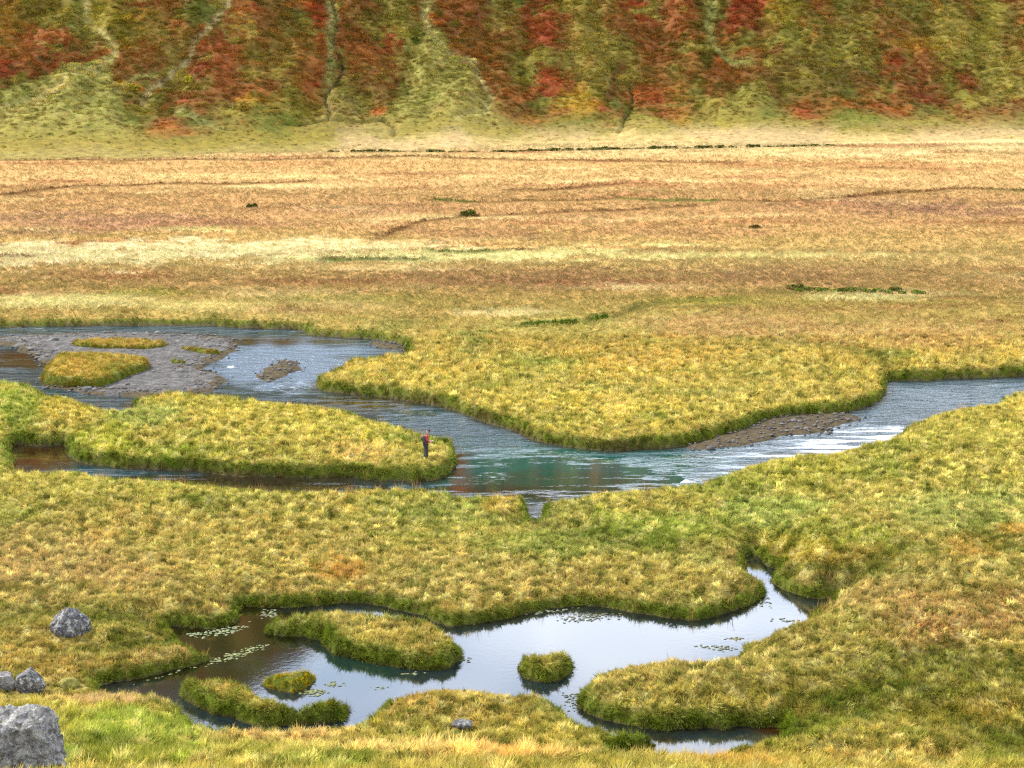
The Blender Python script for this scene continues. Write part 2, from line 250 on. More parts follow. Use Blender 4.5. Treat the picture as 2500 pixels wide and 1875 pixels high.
def colour(x, y, z, d, isle=False):
    u, v = proj(x, y, z)
    wu = u + 70 * fbm(x * .06, y * .06, 3, 41); wv = v + (6 + 26 * ss(700, 1500, v)) * fbm(x * .08, y * .08, 3, 42)
    c = np.stack([np.interp(wv, VS, VC[:, i]) for i in range(3)], -1)
    # broad random patches
    far = 1 - ss(710, 850, v)
    n1 = fbm(x * .035, y * .09, 4, 43); n2 = fbm(x * .04, y * .12, 4, 44); n3 = fbm(x * .3, y * .3, 4, 45)
    def mixc(c, col, w): w = np.clip(w, 0, 1)[:, None]; return c * (1 - w) + lin(col) * w
    c = mixc(c, (246,206,140), far * .8 * ss(.12, .5, n1)); c = mixc(c, (176,118,70), far * .75 * ss(.08, .45, n2)); c = mixc(c, (186,156,74), far * .4 * ss(.1, .5, -n2) * ss(420, 650, v))
    nr = 1 - far
    c = mixc(c, (190,172,88), nr * .6 * ss(.05, .4, fbm(x * .12, y * .12, 4, 46))); c = mixc(c, (118,130,46), nr * .75 * ss(.05, .45, fbm(x * .16, y * .16, 4, 47))); c = mixc(c, (176,138,76), nr * .35 * ss(.15, .5, fbm(x * .14, y * .14, 4, 48)))
    rag = .55 * fbm(x * .35, y * .35, 4, 49) + .35 * fbm(x * .12, y * .12, 2, 50)
    fine_ = .7 * fbm(x * .1, y * .4, 3, 51) + .9 * fbm(x * .35, y * .9, 3, 52)
    for bx, by, rx, ry, col, s in BL:
        m = (np.abs(u - bx) < rx * 1.6) & (np.abs(v - by) < ry * 1.9 + 8)
        if not m.any(): continue
        q = np.sqrt(((u[m] - bx) / rx) ** 2 + ((v[m] - by) / ry) ** 2) + (rag[m] * 1.6 + fine_[m] if by < 700 else rag[m])
        w = np.clip(s * ss(1.15, .45, q), 0, 1)[:, None]; c[m] = c[m] * (1 - w) + lin(col) * w
    # pale dead-grass mottling in the cream bands
    c = c * (1 + ((.16 + .1 * nr) * n3)[:, None])
    cl = fbm(x * 1.3, y * 1.3, 3, 67)
    c = mixc(c, (226,208,130), nr * .6 * ss(.02, .4, cl)); c = mixc(c, (84,92,26), nr * .75 * ss(.05, .4, -cl))
    _, near = furrow(x, y)
    c = mixc(c, (84,98,24), near * .8 * (.7 + .6 * n3))
    for P in FARW: c = mixc(c, (124,82,40), np.exp(-(dline(P, x, y) / (.9 + .6 * (y > 250))) ** 2) * (1. + n3))
    for P in GRLW: c = mixc(c, (96,110,30), .9 * np.exp(-(dline(P, x, y) / 1.3) ** 2) * (.9 + n3))
    # mossy skirt of the banks
    c = mixc(c, (92,108,18), .85 * ss(.75, .25, d + .3 * n3) * (d > -.05)); c = mixc(c, (70, 52, 34), .9 * ss(.12, .0, d))
    for bx, by, rx in ((1185, 1012, 34), (1240, 1060, 60), (1500, 1082, 60), (1045, 968, 40), (340, 1150, 60), (560, 1165, 120), (1400, 1175, 40)): c = mixc(c, (92, 70, 44), .8 * np.exp(-((u - bx) / rx) ** 2 - ((v - by) / 16) ** 2) * ss(.5, .2, d))
    return c
# ------------------------------------------------------------------ objects and materials
def prop(o, label=None, cat=None, group=None, kind=None):
    for k, v in (('label', label), ('category', cat), ('group', group), ('kind', kind)):
        if v: o[k] = v
    return o
def link(name, me, mat=None, parent=None):
    o = bpy.data.objects.new(name, me); LINK(o)
    if mat: me.materials.append(mat)
    if parent: o.parent = parent
    return o
def grid_mesh(name, X, Y, Z, col=None, keep=None, attrs=None, smooth=True):
    ny, nx = X.shape; idx = np.arange(nx * ny).reshape(ny, nx)
    q = np.stack([idx[:-1, :-1], idx[:-1, 1:], idx[1:, 1:], idx[1:, :-1]], -1).reshape(-1, 4)
    V = np.stack([X, Y, Z], -1).reshape(-1, 3)
    A = {k: v.reshape(-1, *v.shape[2:]) if v.ndim > 1 and v.shape[:2] == X.shape else v for k, v in (attrs or {}).items()}
    if col is not None: A['col'] = col
    if keep is not None:
        kf = keep.ravel()[q].any(1); q = q[kf]; used = np.unique(q); remap = np.zeros(len(V), int); remap[used] = np.arange(len(used))
        q = remap[q]; V = V[used]; A = {k: v[used] for k, v in A.items()}
    return raw_mesh(name, V, q, A, smooth)
def raw_mesh(name, V, F, A=None, smooth=False):
    me = bpy.data.meshes.new(name); k = F.shape[1]
    me.vertices.add(len(V)); me.vertices.foreach_set('co', V.astype(np.float32).ravel())
    me.loops.add(F.size); me.loops.foreach_set('vertex_index', F.astype(np.int32).ravel())
    me.polygons.add(len(F)); me.polygons.foreach_set('loop_start', np.arange(0, F.size, k, dtype=np.int32)); me.polygons.foreach_set('loop_total', np.full(len(F), k, np.int32))
    if smooth: me.polygons.foreach_set('use_smooth', np.ones(len(F), bool))
    for n, a in (A or {}).items():
        if a.ndim == 2:
            at_ = me.attributes.new(n, 'FLOAT_COLOR', 'POINT'); at_.data.foreach_set('color', np.concatenate([a, np.ones((len(a), 1))], 1).astype(np.float32).ravel())
        else:
            at_ = me.attributes.new(n, 'FLOAT', 'POINT'); at_.data.foreach_set('value', a.astype(np.float32).ravel())
    me.update(calc_edges=True); return me
def mat(name):
    m = bpy.data.materials.new(name); m.use_nodes = True; n = m.node_tree; n.nodes.clear()
    o = N(n, 'ShaderNodeOutputMaterial'); return m, n, o, n.links.new
def noise(n, scale, detail=4, rough=.6, vec=None, stretch=None):
    t = N(n, 'ShaderNodeTexNoise'); t.inputs['Scale'].default_value = scale; t.inputs['Detail'].default_value = detail; t.inputs['Roughness'].default_value = rough
    g = N(n, 'ShaderNodeTexCoord'); src = g.outputs['Object']
    if stretch:
        mpn = N(n, 'ShaderNodeMapping'); mpn.inputs['Scale'].default_value = stretch; n.links.new(src, mpn.inputs[0]); src = mpn.outputs[0]
    n.links.new(src, t.inputs['Vector']); return t.outputs[0]
def ramp(n, src, *st):
    r = N(n, 'ShaderNodeValToRGB'); e = r.color_ramp.elements
    while len(e) < len(st): e.new(.5)
    for k, (p, c) in enumerate(st): e[k].position = p; e[k].color = (*c, 1) if len(c) == 3 else c
    n.links.new(src, r.inputs[0]); return r.outputs[0]
def mixn(n, a, b, f, mode='MIX'):
    m = N(n, 'ShaderNodeMix', data_type='RGBA', blend_type=mode)
    for s, v in ((0, f), (6, a), (7, b)):
        if hasattr(v, 'is_linked'): n.links.new(v, m.inputs[s])
        else: m.inputs[s].default_value = v if s == 0 else (*v, 1)
    return m.outputs[2]
def bump(n, h, st, dist=.05, norm=None):
    b = N(n, 'ShaderNodeBump'); b.inputs['Strength'].default_value = st; b.inputs['Distance'].default_value = dist; n.links.new(h, b.inputs['Height'])
    if norm: n.links.new(norm, b.inputs['Normal'])
    return b.outputs[0]
def ground_mat(name, sc=(3., 14.), amt=.45):
    m, n, o, l = mat(name); a = N(n, 'ShaderNodeAttribute', attribute_name='col')
    v = ramp(n, noise(n, sc[0], 6, .7), (.3, (1 - amt,) * 3), (.7, (1 + amt,) * 3)); w = ramp(n, noise(n, sc[1], 5, .7), (.3, (1 - amt,) * 3), (.7, (1 + amt,) * 3))
    c = mixn(n, mixn(n, a.outputs['Color'], v, 1., 'MULTIPLY'), w, 1., 'MULTIPLY')
    p = N(n, 'ShaderNodeBsdfPrincipled'); l(c, p.inputs['Base Color']); p.inputs['Roughness'].default_value = .95; p.inputs['Specular IOR Level'].default_value = .1
    l(bump(n, noise(n, sc[1], 5, .7), .8, .12), p.inputs['Normal']); l(p.outputs[0], o.inputs[0]); return m
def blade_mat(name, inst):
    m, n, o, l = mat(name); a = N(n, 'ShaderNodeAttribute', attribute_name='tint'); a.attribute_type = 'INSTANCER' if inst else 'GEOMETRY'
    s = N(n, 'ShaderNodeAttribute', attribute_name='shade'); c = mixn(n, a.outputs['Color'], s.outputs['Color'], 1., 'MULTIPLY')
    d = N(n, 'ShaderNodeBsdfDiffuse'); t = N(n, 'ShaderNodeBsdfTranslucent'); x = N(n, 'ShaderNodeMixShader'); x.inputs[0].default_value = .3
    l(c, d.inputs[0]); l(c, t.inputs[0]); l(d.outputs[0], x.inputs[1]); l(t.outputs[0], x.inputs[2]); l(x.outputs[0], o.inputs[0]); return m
M_GROUND = ground_mat('meadow turf'); M_HILL = ground_mat('hillside turf', (1.2, 5.), .35)
M_BI = blade_mat('grass blades', True); M_BM = blade_mat('islet grass blades', False)
# ------------------------------------------------------------------ tuft prototypes
def tuft_proto(seed, nb=30, r=.14, h=(.10, .21), w=.02, lean=.8, straw=.6):
    R = np.random.default_rng(seed); V = []; F = []; S = []
    for i in range(nb):
        a = R.uniform(0, 6.283); q = r * math.sqrt(R.uniform()); bx, by = q * math.cos(a), q * math.sin(a)
        hh = R.uniform(*h); b = a + R.normal() * .8; ln = lean * R.uniform(.3, 1.3) * hh; px, py = -math.sin(b + 1), math.cos(b + 1)
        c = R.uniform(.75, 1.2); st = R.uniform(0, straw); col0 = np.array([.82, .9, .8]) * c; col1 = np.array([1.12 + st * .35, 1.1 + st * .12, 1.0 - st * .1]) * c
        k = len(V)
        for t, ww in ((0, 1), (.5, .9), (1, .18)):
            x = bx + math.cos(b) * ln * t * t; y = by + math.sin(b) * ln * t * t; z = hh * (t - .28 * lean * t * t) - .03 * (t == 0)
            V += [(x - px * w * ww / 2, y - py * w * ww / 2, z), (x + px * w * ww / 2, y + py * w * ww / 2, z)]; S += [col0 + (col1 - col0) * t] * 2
        F += [(k, k + 1, k + 3, k + 2), (k + 2, k + 3, k + 5, k + 4)]
    return np.array(V), np.array(F), np.array(S)
def leaf_proto(seed, n=90, flat=.65, lw=.16):
    R = np.random.default_rng(seed); V = []; F = []; S = []
    for i in range(n):
        v = R.normal(size=3); v /= np.linalg.norm(v); v[2] = abs(v[2]) * flat; rr = R.uniform(.55, 1.) * .5
        p = v * rr * (1 + .35 * math.sin(3 * math.atan2(v[1], v[0]) + seed)); nrm = v + R.normal(size=3) * .5; nrm /= np.linalg.norm(nrm)
        a = np.cross(nrm, R.normal(size=3)); a /= np.linalg.norm(a); b = np.cross(nrm, a); s = lw * R.uniform(.5, 1.1); k = len(V); c = R.uniform(.7, 1.3)
        V += [p - a * s * .5, p + b * s * .32, p + a * s * .5, p - b * s * .32]; F += [(k, k + 1, k + 2, k + 3)]; S += [np.array([c, c, c * .9])] * 4
    return np.array(V), np.array(F), np.array(S)
PROTO = [tuft_proto(i) for i in range(5)] + [tuft_proto(10 + i, 22, .11, (.14, .30), .017, .6, .9) for i in range(3)] + [tuft_proto(20 + i, 8, .14, (.35, .65), .011, .3, .3) for i in range(2)] + [tuft_proto(30 + i, 26, .26, (.10, .2), .03, .9, .3) for i in range(3)]
SHRUB = [leaf_proto(50 + i) for i in range(4)]
def proto_collection(name, protos, m):
    c = bpy.data.collections.new(name)
    for i, (V, F, S) in enumerate(protos):
        me = raw_mesh(f'{name}_{i:02d}', V, F, {'shade': S}); me.materials.append(m); c.objects.link(bpy.data.objects.new(f'{name}_{i:02d}', me))
    return c
COL_T = proto_collection('tuft', PROTO, M_BI); COL_S = proto_collection('clump', SHRUB, M_BI)
def scatter(name, label, pos, rot, scl, idx, tint, coll):
    me = bpy.data.meshes.new(name); me.vertices.add(len(pos)); me.vertices.foreach_set('co', pos.astype(np.float32).ravel())
    for n_, t, k, v in (('rot', 'FLOAT_VECTOR', 'vector', rot), ('scl', 'FLOAT_VECTOR', 'vector', scl)):
        a = me.attributes.new(n_, t, 'POINT'); a.data.foreach_set(k, v.astype(np.float32).ravel())
    a = me.attributes.new('idx', 'INT', 'POINT'); a.data.foreach_set('value', idx.astype(np.int32))
    a = me.attributes.new('tint', 'FLOAT_COLOR', 'POINT'); a.data.foreach_set('color', np.concatenate([tint, np.ones((len(tint), 1))], 1).astype(np.float32).ravel())
    o = link(name, me); prop(o, label, None, None, 'stuff')
    g = bpy.data.node_groups.new(name, 'GeometryNodeTree'); g.interface.new_socket('Geometry', in_out='INPUT', socket_type='NodeSocketGeometry'); g.interface.new_socket('Geometry', in_out='OUTPUT', socket_type='NodeSocketGeometry')
    i = N(g, 'NodeGroupInput'); ou = N(g, 'NodeGroupOutput'); ip = N(g, 'GeometryNodeInstanceOnPoints'); ci = N(g, 'GeometryNodeCollectionInfo'); ci.inputs['Collection'].default_value = coll
    ci.inputs['Separate Children'].default_value = True; ci.inputs['Reset Children'].default_value = True
    def na(nm, t): q = N(g, 'GeometryNodeInputNamedAttribute', data_type=t); q.inputs['Name'].default_value = nm; return q.outputs[0]
    g.links.new(i.outputs[0], ip.inputs['Points']); g.links.new(ci.outputs[0], ip.inputs['Instance']); ip.inputs['Pick Instance'].default_value = True
    g.links.new(na('idx', 'INT'), ip.inputs['Instance Index']); g.links.new(na('rot', 'FLOAT_VECTOR'), ip.inputs['Rotation']); g.links.new(na('scl', 'FLOAT_VECTOR'), ip.inputs['Scale'])
    g.links.new(ip.outputs[0], ou.inputs[0]); md = o.modifiers.new('scatter', 'NODES'); md.node_group = g; return o
def merged(name, protos, pos, rot, scl, idx, tint, m, parent):
    """the same tufts as one real mesh (for the islets, whose grass is a part of them)"""
    Vs = []; Fs = []; T = []; S = []; off = 0
    for k in range(len(pos)):
        V, F, s = protos[idx[k]]; cx_, sx_ = math.cos(rot[k, 0]), math.sin(rot[k, 0]); cz, sz = math.cos(rot[k, 2]), math.sin(rot[k, 2])
        v = V * scl[k]; v = np.stack([v[:, 0], v[:, 1] * cx_ - v[:, 2] * sx_, v[:, 1] * sx_ + v[:, 2] * cx_], 1)
        v = np.stack([v[:, 0] * cz - v[:, 1] * sz, v[:, 0] * sz + v[:, 1] * cz, v[:, 2]], 1) + pos[k]
        Vs.append(v); Fs.append(F + off); S.append(s); T.append(np.repeat(tint[k][None], len(v), 0)); off += len(v)
    o = link(name, raw_mesh(name, np.concatenate(Vs), np.concatenate(Fs), {'shade': np.concatenate(S), 'tint': np.concatenate(T)}), m, parent)
    o['kind'] = 'stuff'; return o
CLEAR = [(*at(66, 1900)[:2], 1.2), (*at(172, 1552)[:2], 1.2), (*at(76, 1700)[:2], 1.2), (*at(1130, 1780)[:2], .7), (*at(172, 1684)[:2], .7), (*at(1040, 1124)[:2], .5)]
def tuft_attrs(x, y, z, d, dfun, isle=False, R=rng, base=1.):
    n = len(x); e = .15; gx = (dfun(x + e, y) - dfun(x - e, y)); gy = (dfun(x, y + e) - dfun(x, y - e)); out = np.arctan2(-gy, -gx)
    flow = 2.2 * pn(x * .22, y * .22, 61) + 2.0 * pn(x * .8, y * .8, 62) + .2 + 3.14 * (pn(x * .3, y * .3, 68) > 0)
    edge = ss(.7, .15, d); phi = np.where(edge > R.uniform(size=n), out + R.normal(size=n) * .4, flow + R.normal(size=n) * .5)
    lay = ss(-.2, .4, pn(x * .15, y * .15, 63))
    up_ = ss(0, 4, np.interp(x, _tx, _ty) - y) * (not isle) * ss(.5, 1.5, d)
    tilt = (.55 + .65 * lay * R.uniform(.4, 1, n)) * (1 - .75 * up_) + .5 * edge
    rot = np.stack([tilt, np.zeros(n), phi + math.pi / 2], 1)
    cl = pn(x * 1.8, y * 1.8, 64); s = base * (1 + .6 * cl + R.normal(size=n) * .15).clip(.45, 1.8)
    scl = np.stack([s, s, s * (1 + .25 * pn(x * .4, y * .4, 65)) * (1 + .5 * up_)], 1)
    idx = R.integers(0, 5, n); m = R.uniform(size=n) < .3; idx[m] = R.integers(5, 8, m.sum())
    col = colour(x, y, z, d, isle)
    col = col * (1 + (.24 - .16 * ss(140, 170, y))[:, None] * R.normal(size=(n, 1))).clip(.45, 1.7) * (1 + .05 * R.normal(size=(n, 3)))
    col *= (1 + .34 * pn(x * 2.2, y * 2.2, 66) - .3 * np.exp(-np.abs(pn(x * 1.7, y * 1.7, 24)) * 9))[:, None]  # crevice shade put into the tint: tufts darken along the relief's creases
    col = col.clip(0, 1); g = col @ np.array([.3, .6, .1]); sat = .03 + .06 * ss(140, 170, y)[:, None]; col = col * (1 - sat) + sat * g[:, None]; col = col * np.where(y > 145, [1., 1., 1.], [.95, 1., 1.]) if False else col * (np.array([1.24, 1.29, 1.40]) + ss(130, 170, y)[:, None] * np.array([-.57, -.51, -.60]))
    for bx_, by_, br_ in CLEAR: scl *= (1 - .6 * (np.hypot(x - bx_, (y - by_) * .8) < br_))[:, None]
    return rot, scl, idx, col * KAL
# ------------------------------------------------------------------ ground
ys = list(np.concatenate([np.linspace(-60, 40, 26)[:-1]])); yy = 40.
while yy < 352: ys.append(yy); yy += max(.11 if yy > 56 else .5, 1.55e-5 * yy * yy)
ys = np.array(ys); s = np.linspace(-1, 1, 900); ext = np.array([1.3, 2, 3.5, 6, 10]); s = np.concatenate([-ext[::-1], s, ext])
Y = np.repeat(ys[:, None], len(s), 1); X = s[None] * (.285 * np.maximum(Y, 25) + 9)
xf, yf = X.ravel(), Y.ravel(); Z = height(xf, yf); D = shore(xf, yf)
col = colour(xf, yf, Z, D) * (.6 + .16 * ss(140, 200, yf))[:, None] * KAL
bed = (D < 0)[:, None]; col = np.where(bed, lin((96, 84, 62)) * .6 * (1 + .3 * pn(xf * 2, yf * 2, 70))[:, None], col)
g = link('ground', grid_mesh('ground', X, Y, Z.reshape(X.shape), col), M_GROUND); prop(g, kind='structure', label='grassy valley floor and the near slope')
# ------------------------------------------------------------------ hillside
HLINES = [ # gullies: polyline px, half width px, depth, colour
 ([(200,-20),(215,40),(255,90),(275,125),(240,170),(150,215),(0,270)], 6, .5, (180,172,110)),
 ([(565,-20),(530,45),(480,95),(465,130),(420,160),(370,205),(345,235)], 5, .6, (176,166,120)),
 ([(812,-20),(815,70),(822,120),(838,160),(815,205),(800,240),(800,290)], 4, 1.0, (84,78,50)),
 ([(800,-20),(806,90),(808,160),(800,190)], 9, .2, (140,140,84)),
 ([(1040,-20),(1045,40),(1050,90),(1080,118),(1150,160),(1195,240),(1180,275),(1110,310)], 6, .5, (166,162,104)),
 ([(1735,-20),(1738,60),(1745,105),(1780,140),(1825,155)], 7, .6, (140,144,84)),
 ([(1538,200),(1536,250),(1520,300),(1515,325)], 4, .9, (80,74,40)),
 ([(925,300),(950,315),(968,335)], 4, 1.0, (66,56,34)), ([(700,306),(800,296),(930,300)], 4, .8, (60,68,24)),
 ([(380,170),(330,190),(280,230)], 5, .4, (156,152,90)), ([(430,265),(480,285),(540,310)], 5, .4, (140,140,86)),
 ([(1480,245),(1500,190),(1530,150)], 6, .5, (120,80,40)),
]
FANS = [(275,130,20,0,330,360,(148,146,78),.95),(1055,60,20,1080,330,190,(140,138,72),.85),(1840,200,30,1830,345,190,(128,128,60),.7),(820,200,20,860,320,130,(136,132,72),.55),(1560,260,30,1600,330,110,(126,130,64),.6)]
HB = [(50,140,110,70,(168,66,44),.85),(110,100,60,40,(186,78,50),.8),(180,165,80,34,(146,52,38),.8),(20,60,40,90,(150,120,50),.5),(10,190,40,40,(150,48,36),.7),(100,20,80,40,(98,100,36),.7),(260,30,60,50,(150,146,54),.5),(330,60,90,60,(124,128,58),.6),(310,80,36,30,(84,90,28),.7),(420,90,60,34,(156,92,50),.7),
 (590,50,40,80,(176,82,46),.85),(545,140,50,90,(158,60,38),.85),(570,200,50,50,(164,76,44),.7),(480,175,34,24,(150,50,40),.8),(680,60,60,110,(130,74,40),.6),(720,130,60,80,(150,92,44),.5),(620,160,40,50,(112,112,54),.5),(770,140,50,80,(162,76,40),.6),(870,60,60,120,(132,62,36),.8),(880,150,50,40,(176,88,48),.6),(955,80,36,34,(176,48,36),.85),(930,140,60,50,(166,72,44),.6),(850,250,40,40,(164,84,46),.6),(760,250,60,50,(150,116,56),.5),(600,265,26,20,(196,164,70),.7),(690,275,40,20,(186,130,74),.6),
 (1150,70,70,80,(150,50,36),.7),(1200,60,110,90,(128,60,34),.6),(1330,60,60,90,(152,46,32),.8),(1340,205,60,36,(186,60,44),.85),(1170,130,70,70,(116,96,42),.6),(1180,265,40,14,(140,48,36),.7),(1260,160,60,80,(112,74,34),.5),
 (1440,110,80,120,(136,134,74),.7),(1410,250,70,34,(180,152,50),.7),(1590,60,110,60,(156,64,42),.8),(1570,40,40,16,(186,60,48),.7),(1600,140,90,90,(136,68,36),.75),(1590,245,60,34,(178,70,44),.8),(1655,240,26,60,(178,90,44),.7),(1655,290,34,16,(190,136,60),.7),(1720,60,26,80,(70,86,34),.6),
 (1820,35,60,50,(160,38,34),.9),(1870,70,70,40,(140,58,34),.8),(1900,130,40,24,(128,30,26),.8),(1910,45,40,34,(150,146,60),.7),(2000,130,110,80,(122,130,70),.7),(1920,200,130,60,(134,72,40),.75),(2080,190,160,60,(126,78,44),.6),(2150,40,120,60,(136,84,44),.7),(2300,150,34,110,(154,152,84),.75),(2350,70,60,60,(146,146,84),.7),(2260,180,60,80,(136,52,34),.8),(2365,200,34,60,(146,44,36),.85),(2300,235,60,22,(140,46,34),.8),(2450,200,60,110,(140,142,84),.7),(2450,280,110,24,(128,38,30),.8),(2480,60,60,60,(150,84,50),.5),(2250,110,60,20,(160,140,60),.6),(2100,300,90,14,(84,120,30),.7),(1400,20,60,30,(110,120,50),.5),(2000,255,260,12,(110,84,30),.5),
 (700,275,90,34,(92,104,30),.7),(1530,290,170,16,(88,98,36),.6),(300,200,14,8,(228,200,50),.9)]
def yfoot(x): return np.interp(x, [-400, -90, -60, -30, 10, 60, 110, 400], [262, 292, 298, 312, 324, 326, 334, 340]) + 3 * pn(x * .03, x * 0, 80)
def hill_base(x, y):
    t = y - yfoot(x); z = -.5 + .10 * t + .45 * 9 * np.log1p(np.exp(np.clip((t - 26) / 9, -30, 30)))
    far = np.maximum(y - 430, 0); z = z + .55 * far
    ridge = np.interp(x, [-900, -260, -120, -90, -60, -40, -10, 30, 75, 130, 900], [205, 215, 208, 198, 170, 150, 132, 116, 86, 68, 60]) + 5 * fbm(x * .03, x * 0 + 3, 3, 81)
    return ridge - np.log1p(np.exp(np.clip((ridge - z) / 8, -30, 30))) * 8
def hill(x, y, want=False):
    z = hill_base(x, y); u, v = proj(x, y, z); t = y - yfoot(x); up = ss(5, 45, t)
    wv = v + 8 * pn(x * .1, y * .1, 88); wu = u + 14 * pn(x * .12, y * .12, 89)
    z = z + up * (3.2 * fbm(x * .06, y * .015, 3, 82) + 1.6 * pn(x * .16, y * .05, 83) + .8 * fbm(x * .3, y * .45, 3, 84)) + .35 * pn(x * .09, y * .55, 85) * ss(10, 40, t) + .25 * pn(x * .3, y * 1.1, 95) * ss(5, 30, t)
    G = []
    for P, w, dep, c in HLINES:
        q = dline(np.array(P, float), wu * 1., wv) / w; e = np.exp(-(q / 1.2) ** 2); z = z - e * dep * .8; G.append((e, c))
    F = []
    for ax, ay, w0, bx, by, w1, c, st in FANS:
        k = (wv - ay) / (by - ay); cx_ = ax + (bx - ax) * np.clip(k, 0, 1); hw = w0 + (w1 - w0) * np.clip(k, 0, 1.1) ** 1.3; q = np.abs(wu - cx_) / hw
        e = ss(1.1, .75, q) * ss(-.03, .05, k) * ss(1.3, 1.0, k); z = z + .9 * ss(1.1, .2, q) * ss(0, .4, k) * ss(1.5, .9, k); F.append((e * st, c))
    if not want: return z
    return z, u, v, t, G, F
def hill_colour(x, y):
    z, u, v, t, G, F = hill(x, y, True); n = len(x)
    c = np.repeat(lin((118, 112, 50))[None], n, 0)
    def mixc(c, col, w): w = np.clip(w, 0, 1)[:, None]; return c * (1 - w) + lin(col) * w
    a = fbm(x * .07, y * .05, 4, 90); b = fbm(x * .09, y * .06, 4, 91); e = fbm(x * .11, y * .12, 4, 92); f = fbm(x * .5, y * .6, 3, 93)
    st_ = fbm(x * .12 + .3 * a, y * .03, 4, 99)
    c = mixc(c, (134,78,38), .85 * ss(-.18, .12, a)); c = mixc(c, (146,66,38), .4 * ss(.0, .3, st_)); c = mixc(c, (72,82,24), .85 * ss(.05, .3, b)); c = mixc(c, (148,136,60), .7 * ss(.08, .35, e)); c = mixc(c, (150,40,28), .7 * ss(.2, .42, fbm(x * .1, y * .08, 4, 94))); c = mixc(c, (176,92,40), .7 * ss(.15, .4, -e)); c = mixc(c, (110,116,44), .4 * ss(.1, .35, -st_))
    rag = .8 * e + .9 * f + .3 * fbm(x * 1.1, y * 1.3, 2, 97)
    for bx, by, rx, ry, col, s in HB:
        q = np.sqrt(((u - bx) / rx) ** 2 + ((v - by) / ry) ** 2) + rag * 1.1
        col = (col[0] * .9, col[1] * 1.12 + 6, col[2] + 1) if col[0] > 1.5 * col[1] else (col[0] * 1.06, col[1] * .98, col[2] * .82)
        c = mixc(c, col, s * .8 * ss(1.15, .55, q))
    for w, col in F: c = mixc(c, col, w * (1. + .7 * f))
    for w, col in G: c = mixc(c, col, w * (1.05 + 1.1 * f))
    low = ss(30, 11, t); c = mixc(c, (140, 130, 56), low * (.85 + f * .5)); c = mixc(c, (96, 108, 34), ss(.1, .4, b + .3 * e) * ss(45, 25, t) * .6)
    c = mixc(c, (206, 176, 118), ss(16, 7, t + 5 * e) * (.9 + f * .4) * (.35 + .65 * ss(-40, -5, x))); c = mixc(c, (196,164,124), .6 * ss(22, 10, t) * ss(0, .3, a + .2) * (x > -30))
    c = mixc(c, (70, 78, 22), .6 * ss(.1, .4, fbm(x * .28, y * .9, 3, 98)) * ss(12, 30, t)); c = c * (1 + .3 * f[:, None]); gm = (c[:, 1] > c[:, 0] * .8)[:, None]; c = np.where(gm, c * [1.25, 1.12, .95], c * [1.12, 1.12, 1.0]); return c, z, t
rows = np.concatenate([np.arange(285, 425, .42), np.arange(426, 470, 3), np.arange(475, 1100, 14)]); cs = np.concatenate([np.arange(-900, -135, 20), np.arange(-132, 132, .42), np.arange(135, 901, 20)])
X, Y = np.meshgrid(cs, rows); hc, hz, _ = hill_colour(X.ravel(), Y.ravel())
h = link('hillside', grid_mesh('hillside', X, Y, hz.reshape(X.shape), hc * .5), M_HILL); prop(h, kind='structure', label='steep autumn hillside of red, rust and olive scrub')
# ------------------------------------------------------------------ grass and scrub cover
def strat(y0, y1, dens, R=rng, pad=8):
    A = (y1 - y0) * (.285 * (y0 + y1) + 2 * pad); n = int(A * dens)
    y = R.uniform(y0, y1, int(n * 1.3)); hw = .285 * y + pad; k = R.uniform(0, .285 * y1 + pad, len(y)) < hw; y = y[k][:n]; hw = hw[k][:n]
    return R.uniform(-1, 1, len(y)) * hw, y
def meadow(name, label, bands, base=1.):
    xs_, ys_ , bs = [], [], []
    for y0, y1, den, b in bands:
        a, b_ = strat(y0, y1, den); xs_.append(a); ys_.append(b_); bs.append(np.full(len(a), b))
    x = np.concatenate(xs_); y = np.concatenate(ys_); bs = np.concatenate(bs); d = shore(x, y); z = height(x, y); k = (d > .04) & (z > .03)
    for i, P in enumerate(ISW): pass
    x, y, z, d, bs = x[k], y[k], z[k], d[k], bs[k]; rot, scl, idx, tint = tuft_attrs(x, y, z, d, shore, base=1.); scl *= bs[:, None]
    far = y > 150; idx[far] = rng.integers(10, 13, far.sum()); 
    st = (d < .9) & (rng.uniform(size=len(x)) < .06) & (y < 150) & (y > 75); idx[st] = rng.integers(8, 10, st.sum()); tint[st] = lin((196, 150, 96)) * KAL; rot[st, 0] *= .2
    scl[far, 2] *= .62
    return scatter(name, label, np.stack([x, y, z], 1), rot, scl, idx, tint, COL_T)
meadow('slope_grass', 'tall straw and bright green grass on the near slope', [(44, 72, 46, 1.05)])
meadow('meadow_grass', 'tussocky yellow-green grass of the river meadows', [(72, 95, 46, .88), (95, 125, 36, .95), (125, 150, 20, 1.15)])
meadow('plain_grass', 'dry tan and cream grass of the far plain', [(150, 200, 9, 1.15), (200, 260, 5, 1.1), (260, 330, 2.6, 1.2)])
n = 62000; x = rng.uniform(-125, 125, n); y = rng.uniform(300, 418, n); k = (np.abs(x) < .29 * y + 4); x, y = x[k], y[k]
hc, hz, t = hill_colour(x, y); k = rng.uniform(size=len(x)) < ss(8, 40, t) * .9 + .08; k &= t > 6; x, y, hc, hz, t = x[k], y[k], hc[k], hz[k], t[k]; n = len(x)
s = (.75 + .55 * rng.uniform(size=n) + .5 * pn(x * .4, y * .4, 96)) * (.5 + .6 * ss(10, 45, t))
pale = hc[:, 1] / (hc.sum(1) + 1e-6) > .42; s = s * np.where(pale, .75, 1.)
hc = hc * (1 + .28 * rng.normal(size=(n, 1))).clip(.4, 1.7) * (1 + .06 * rng.normal(size=(n, 3)))
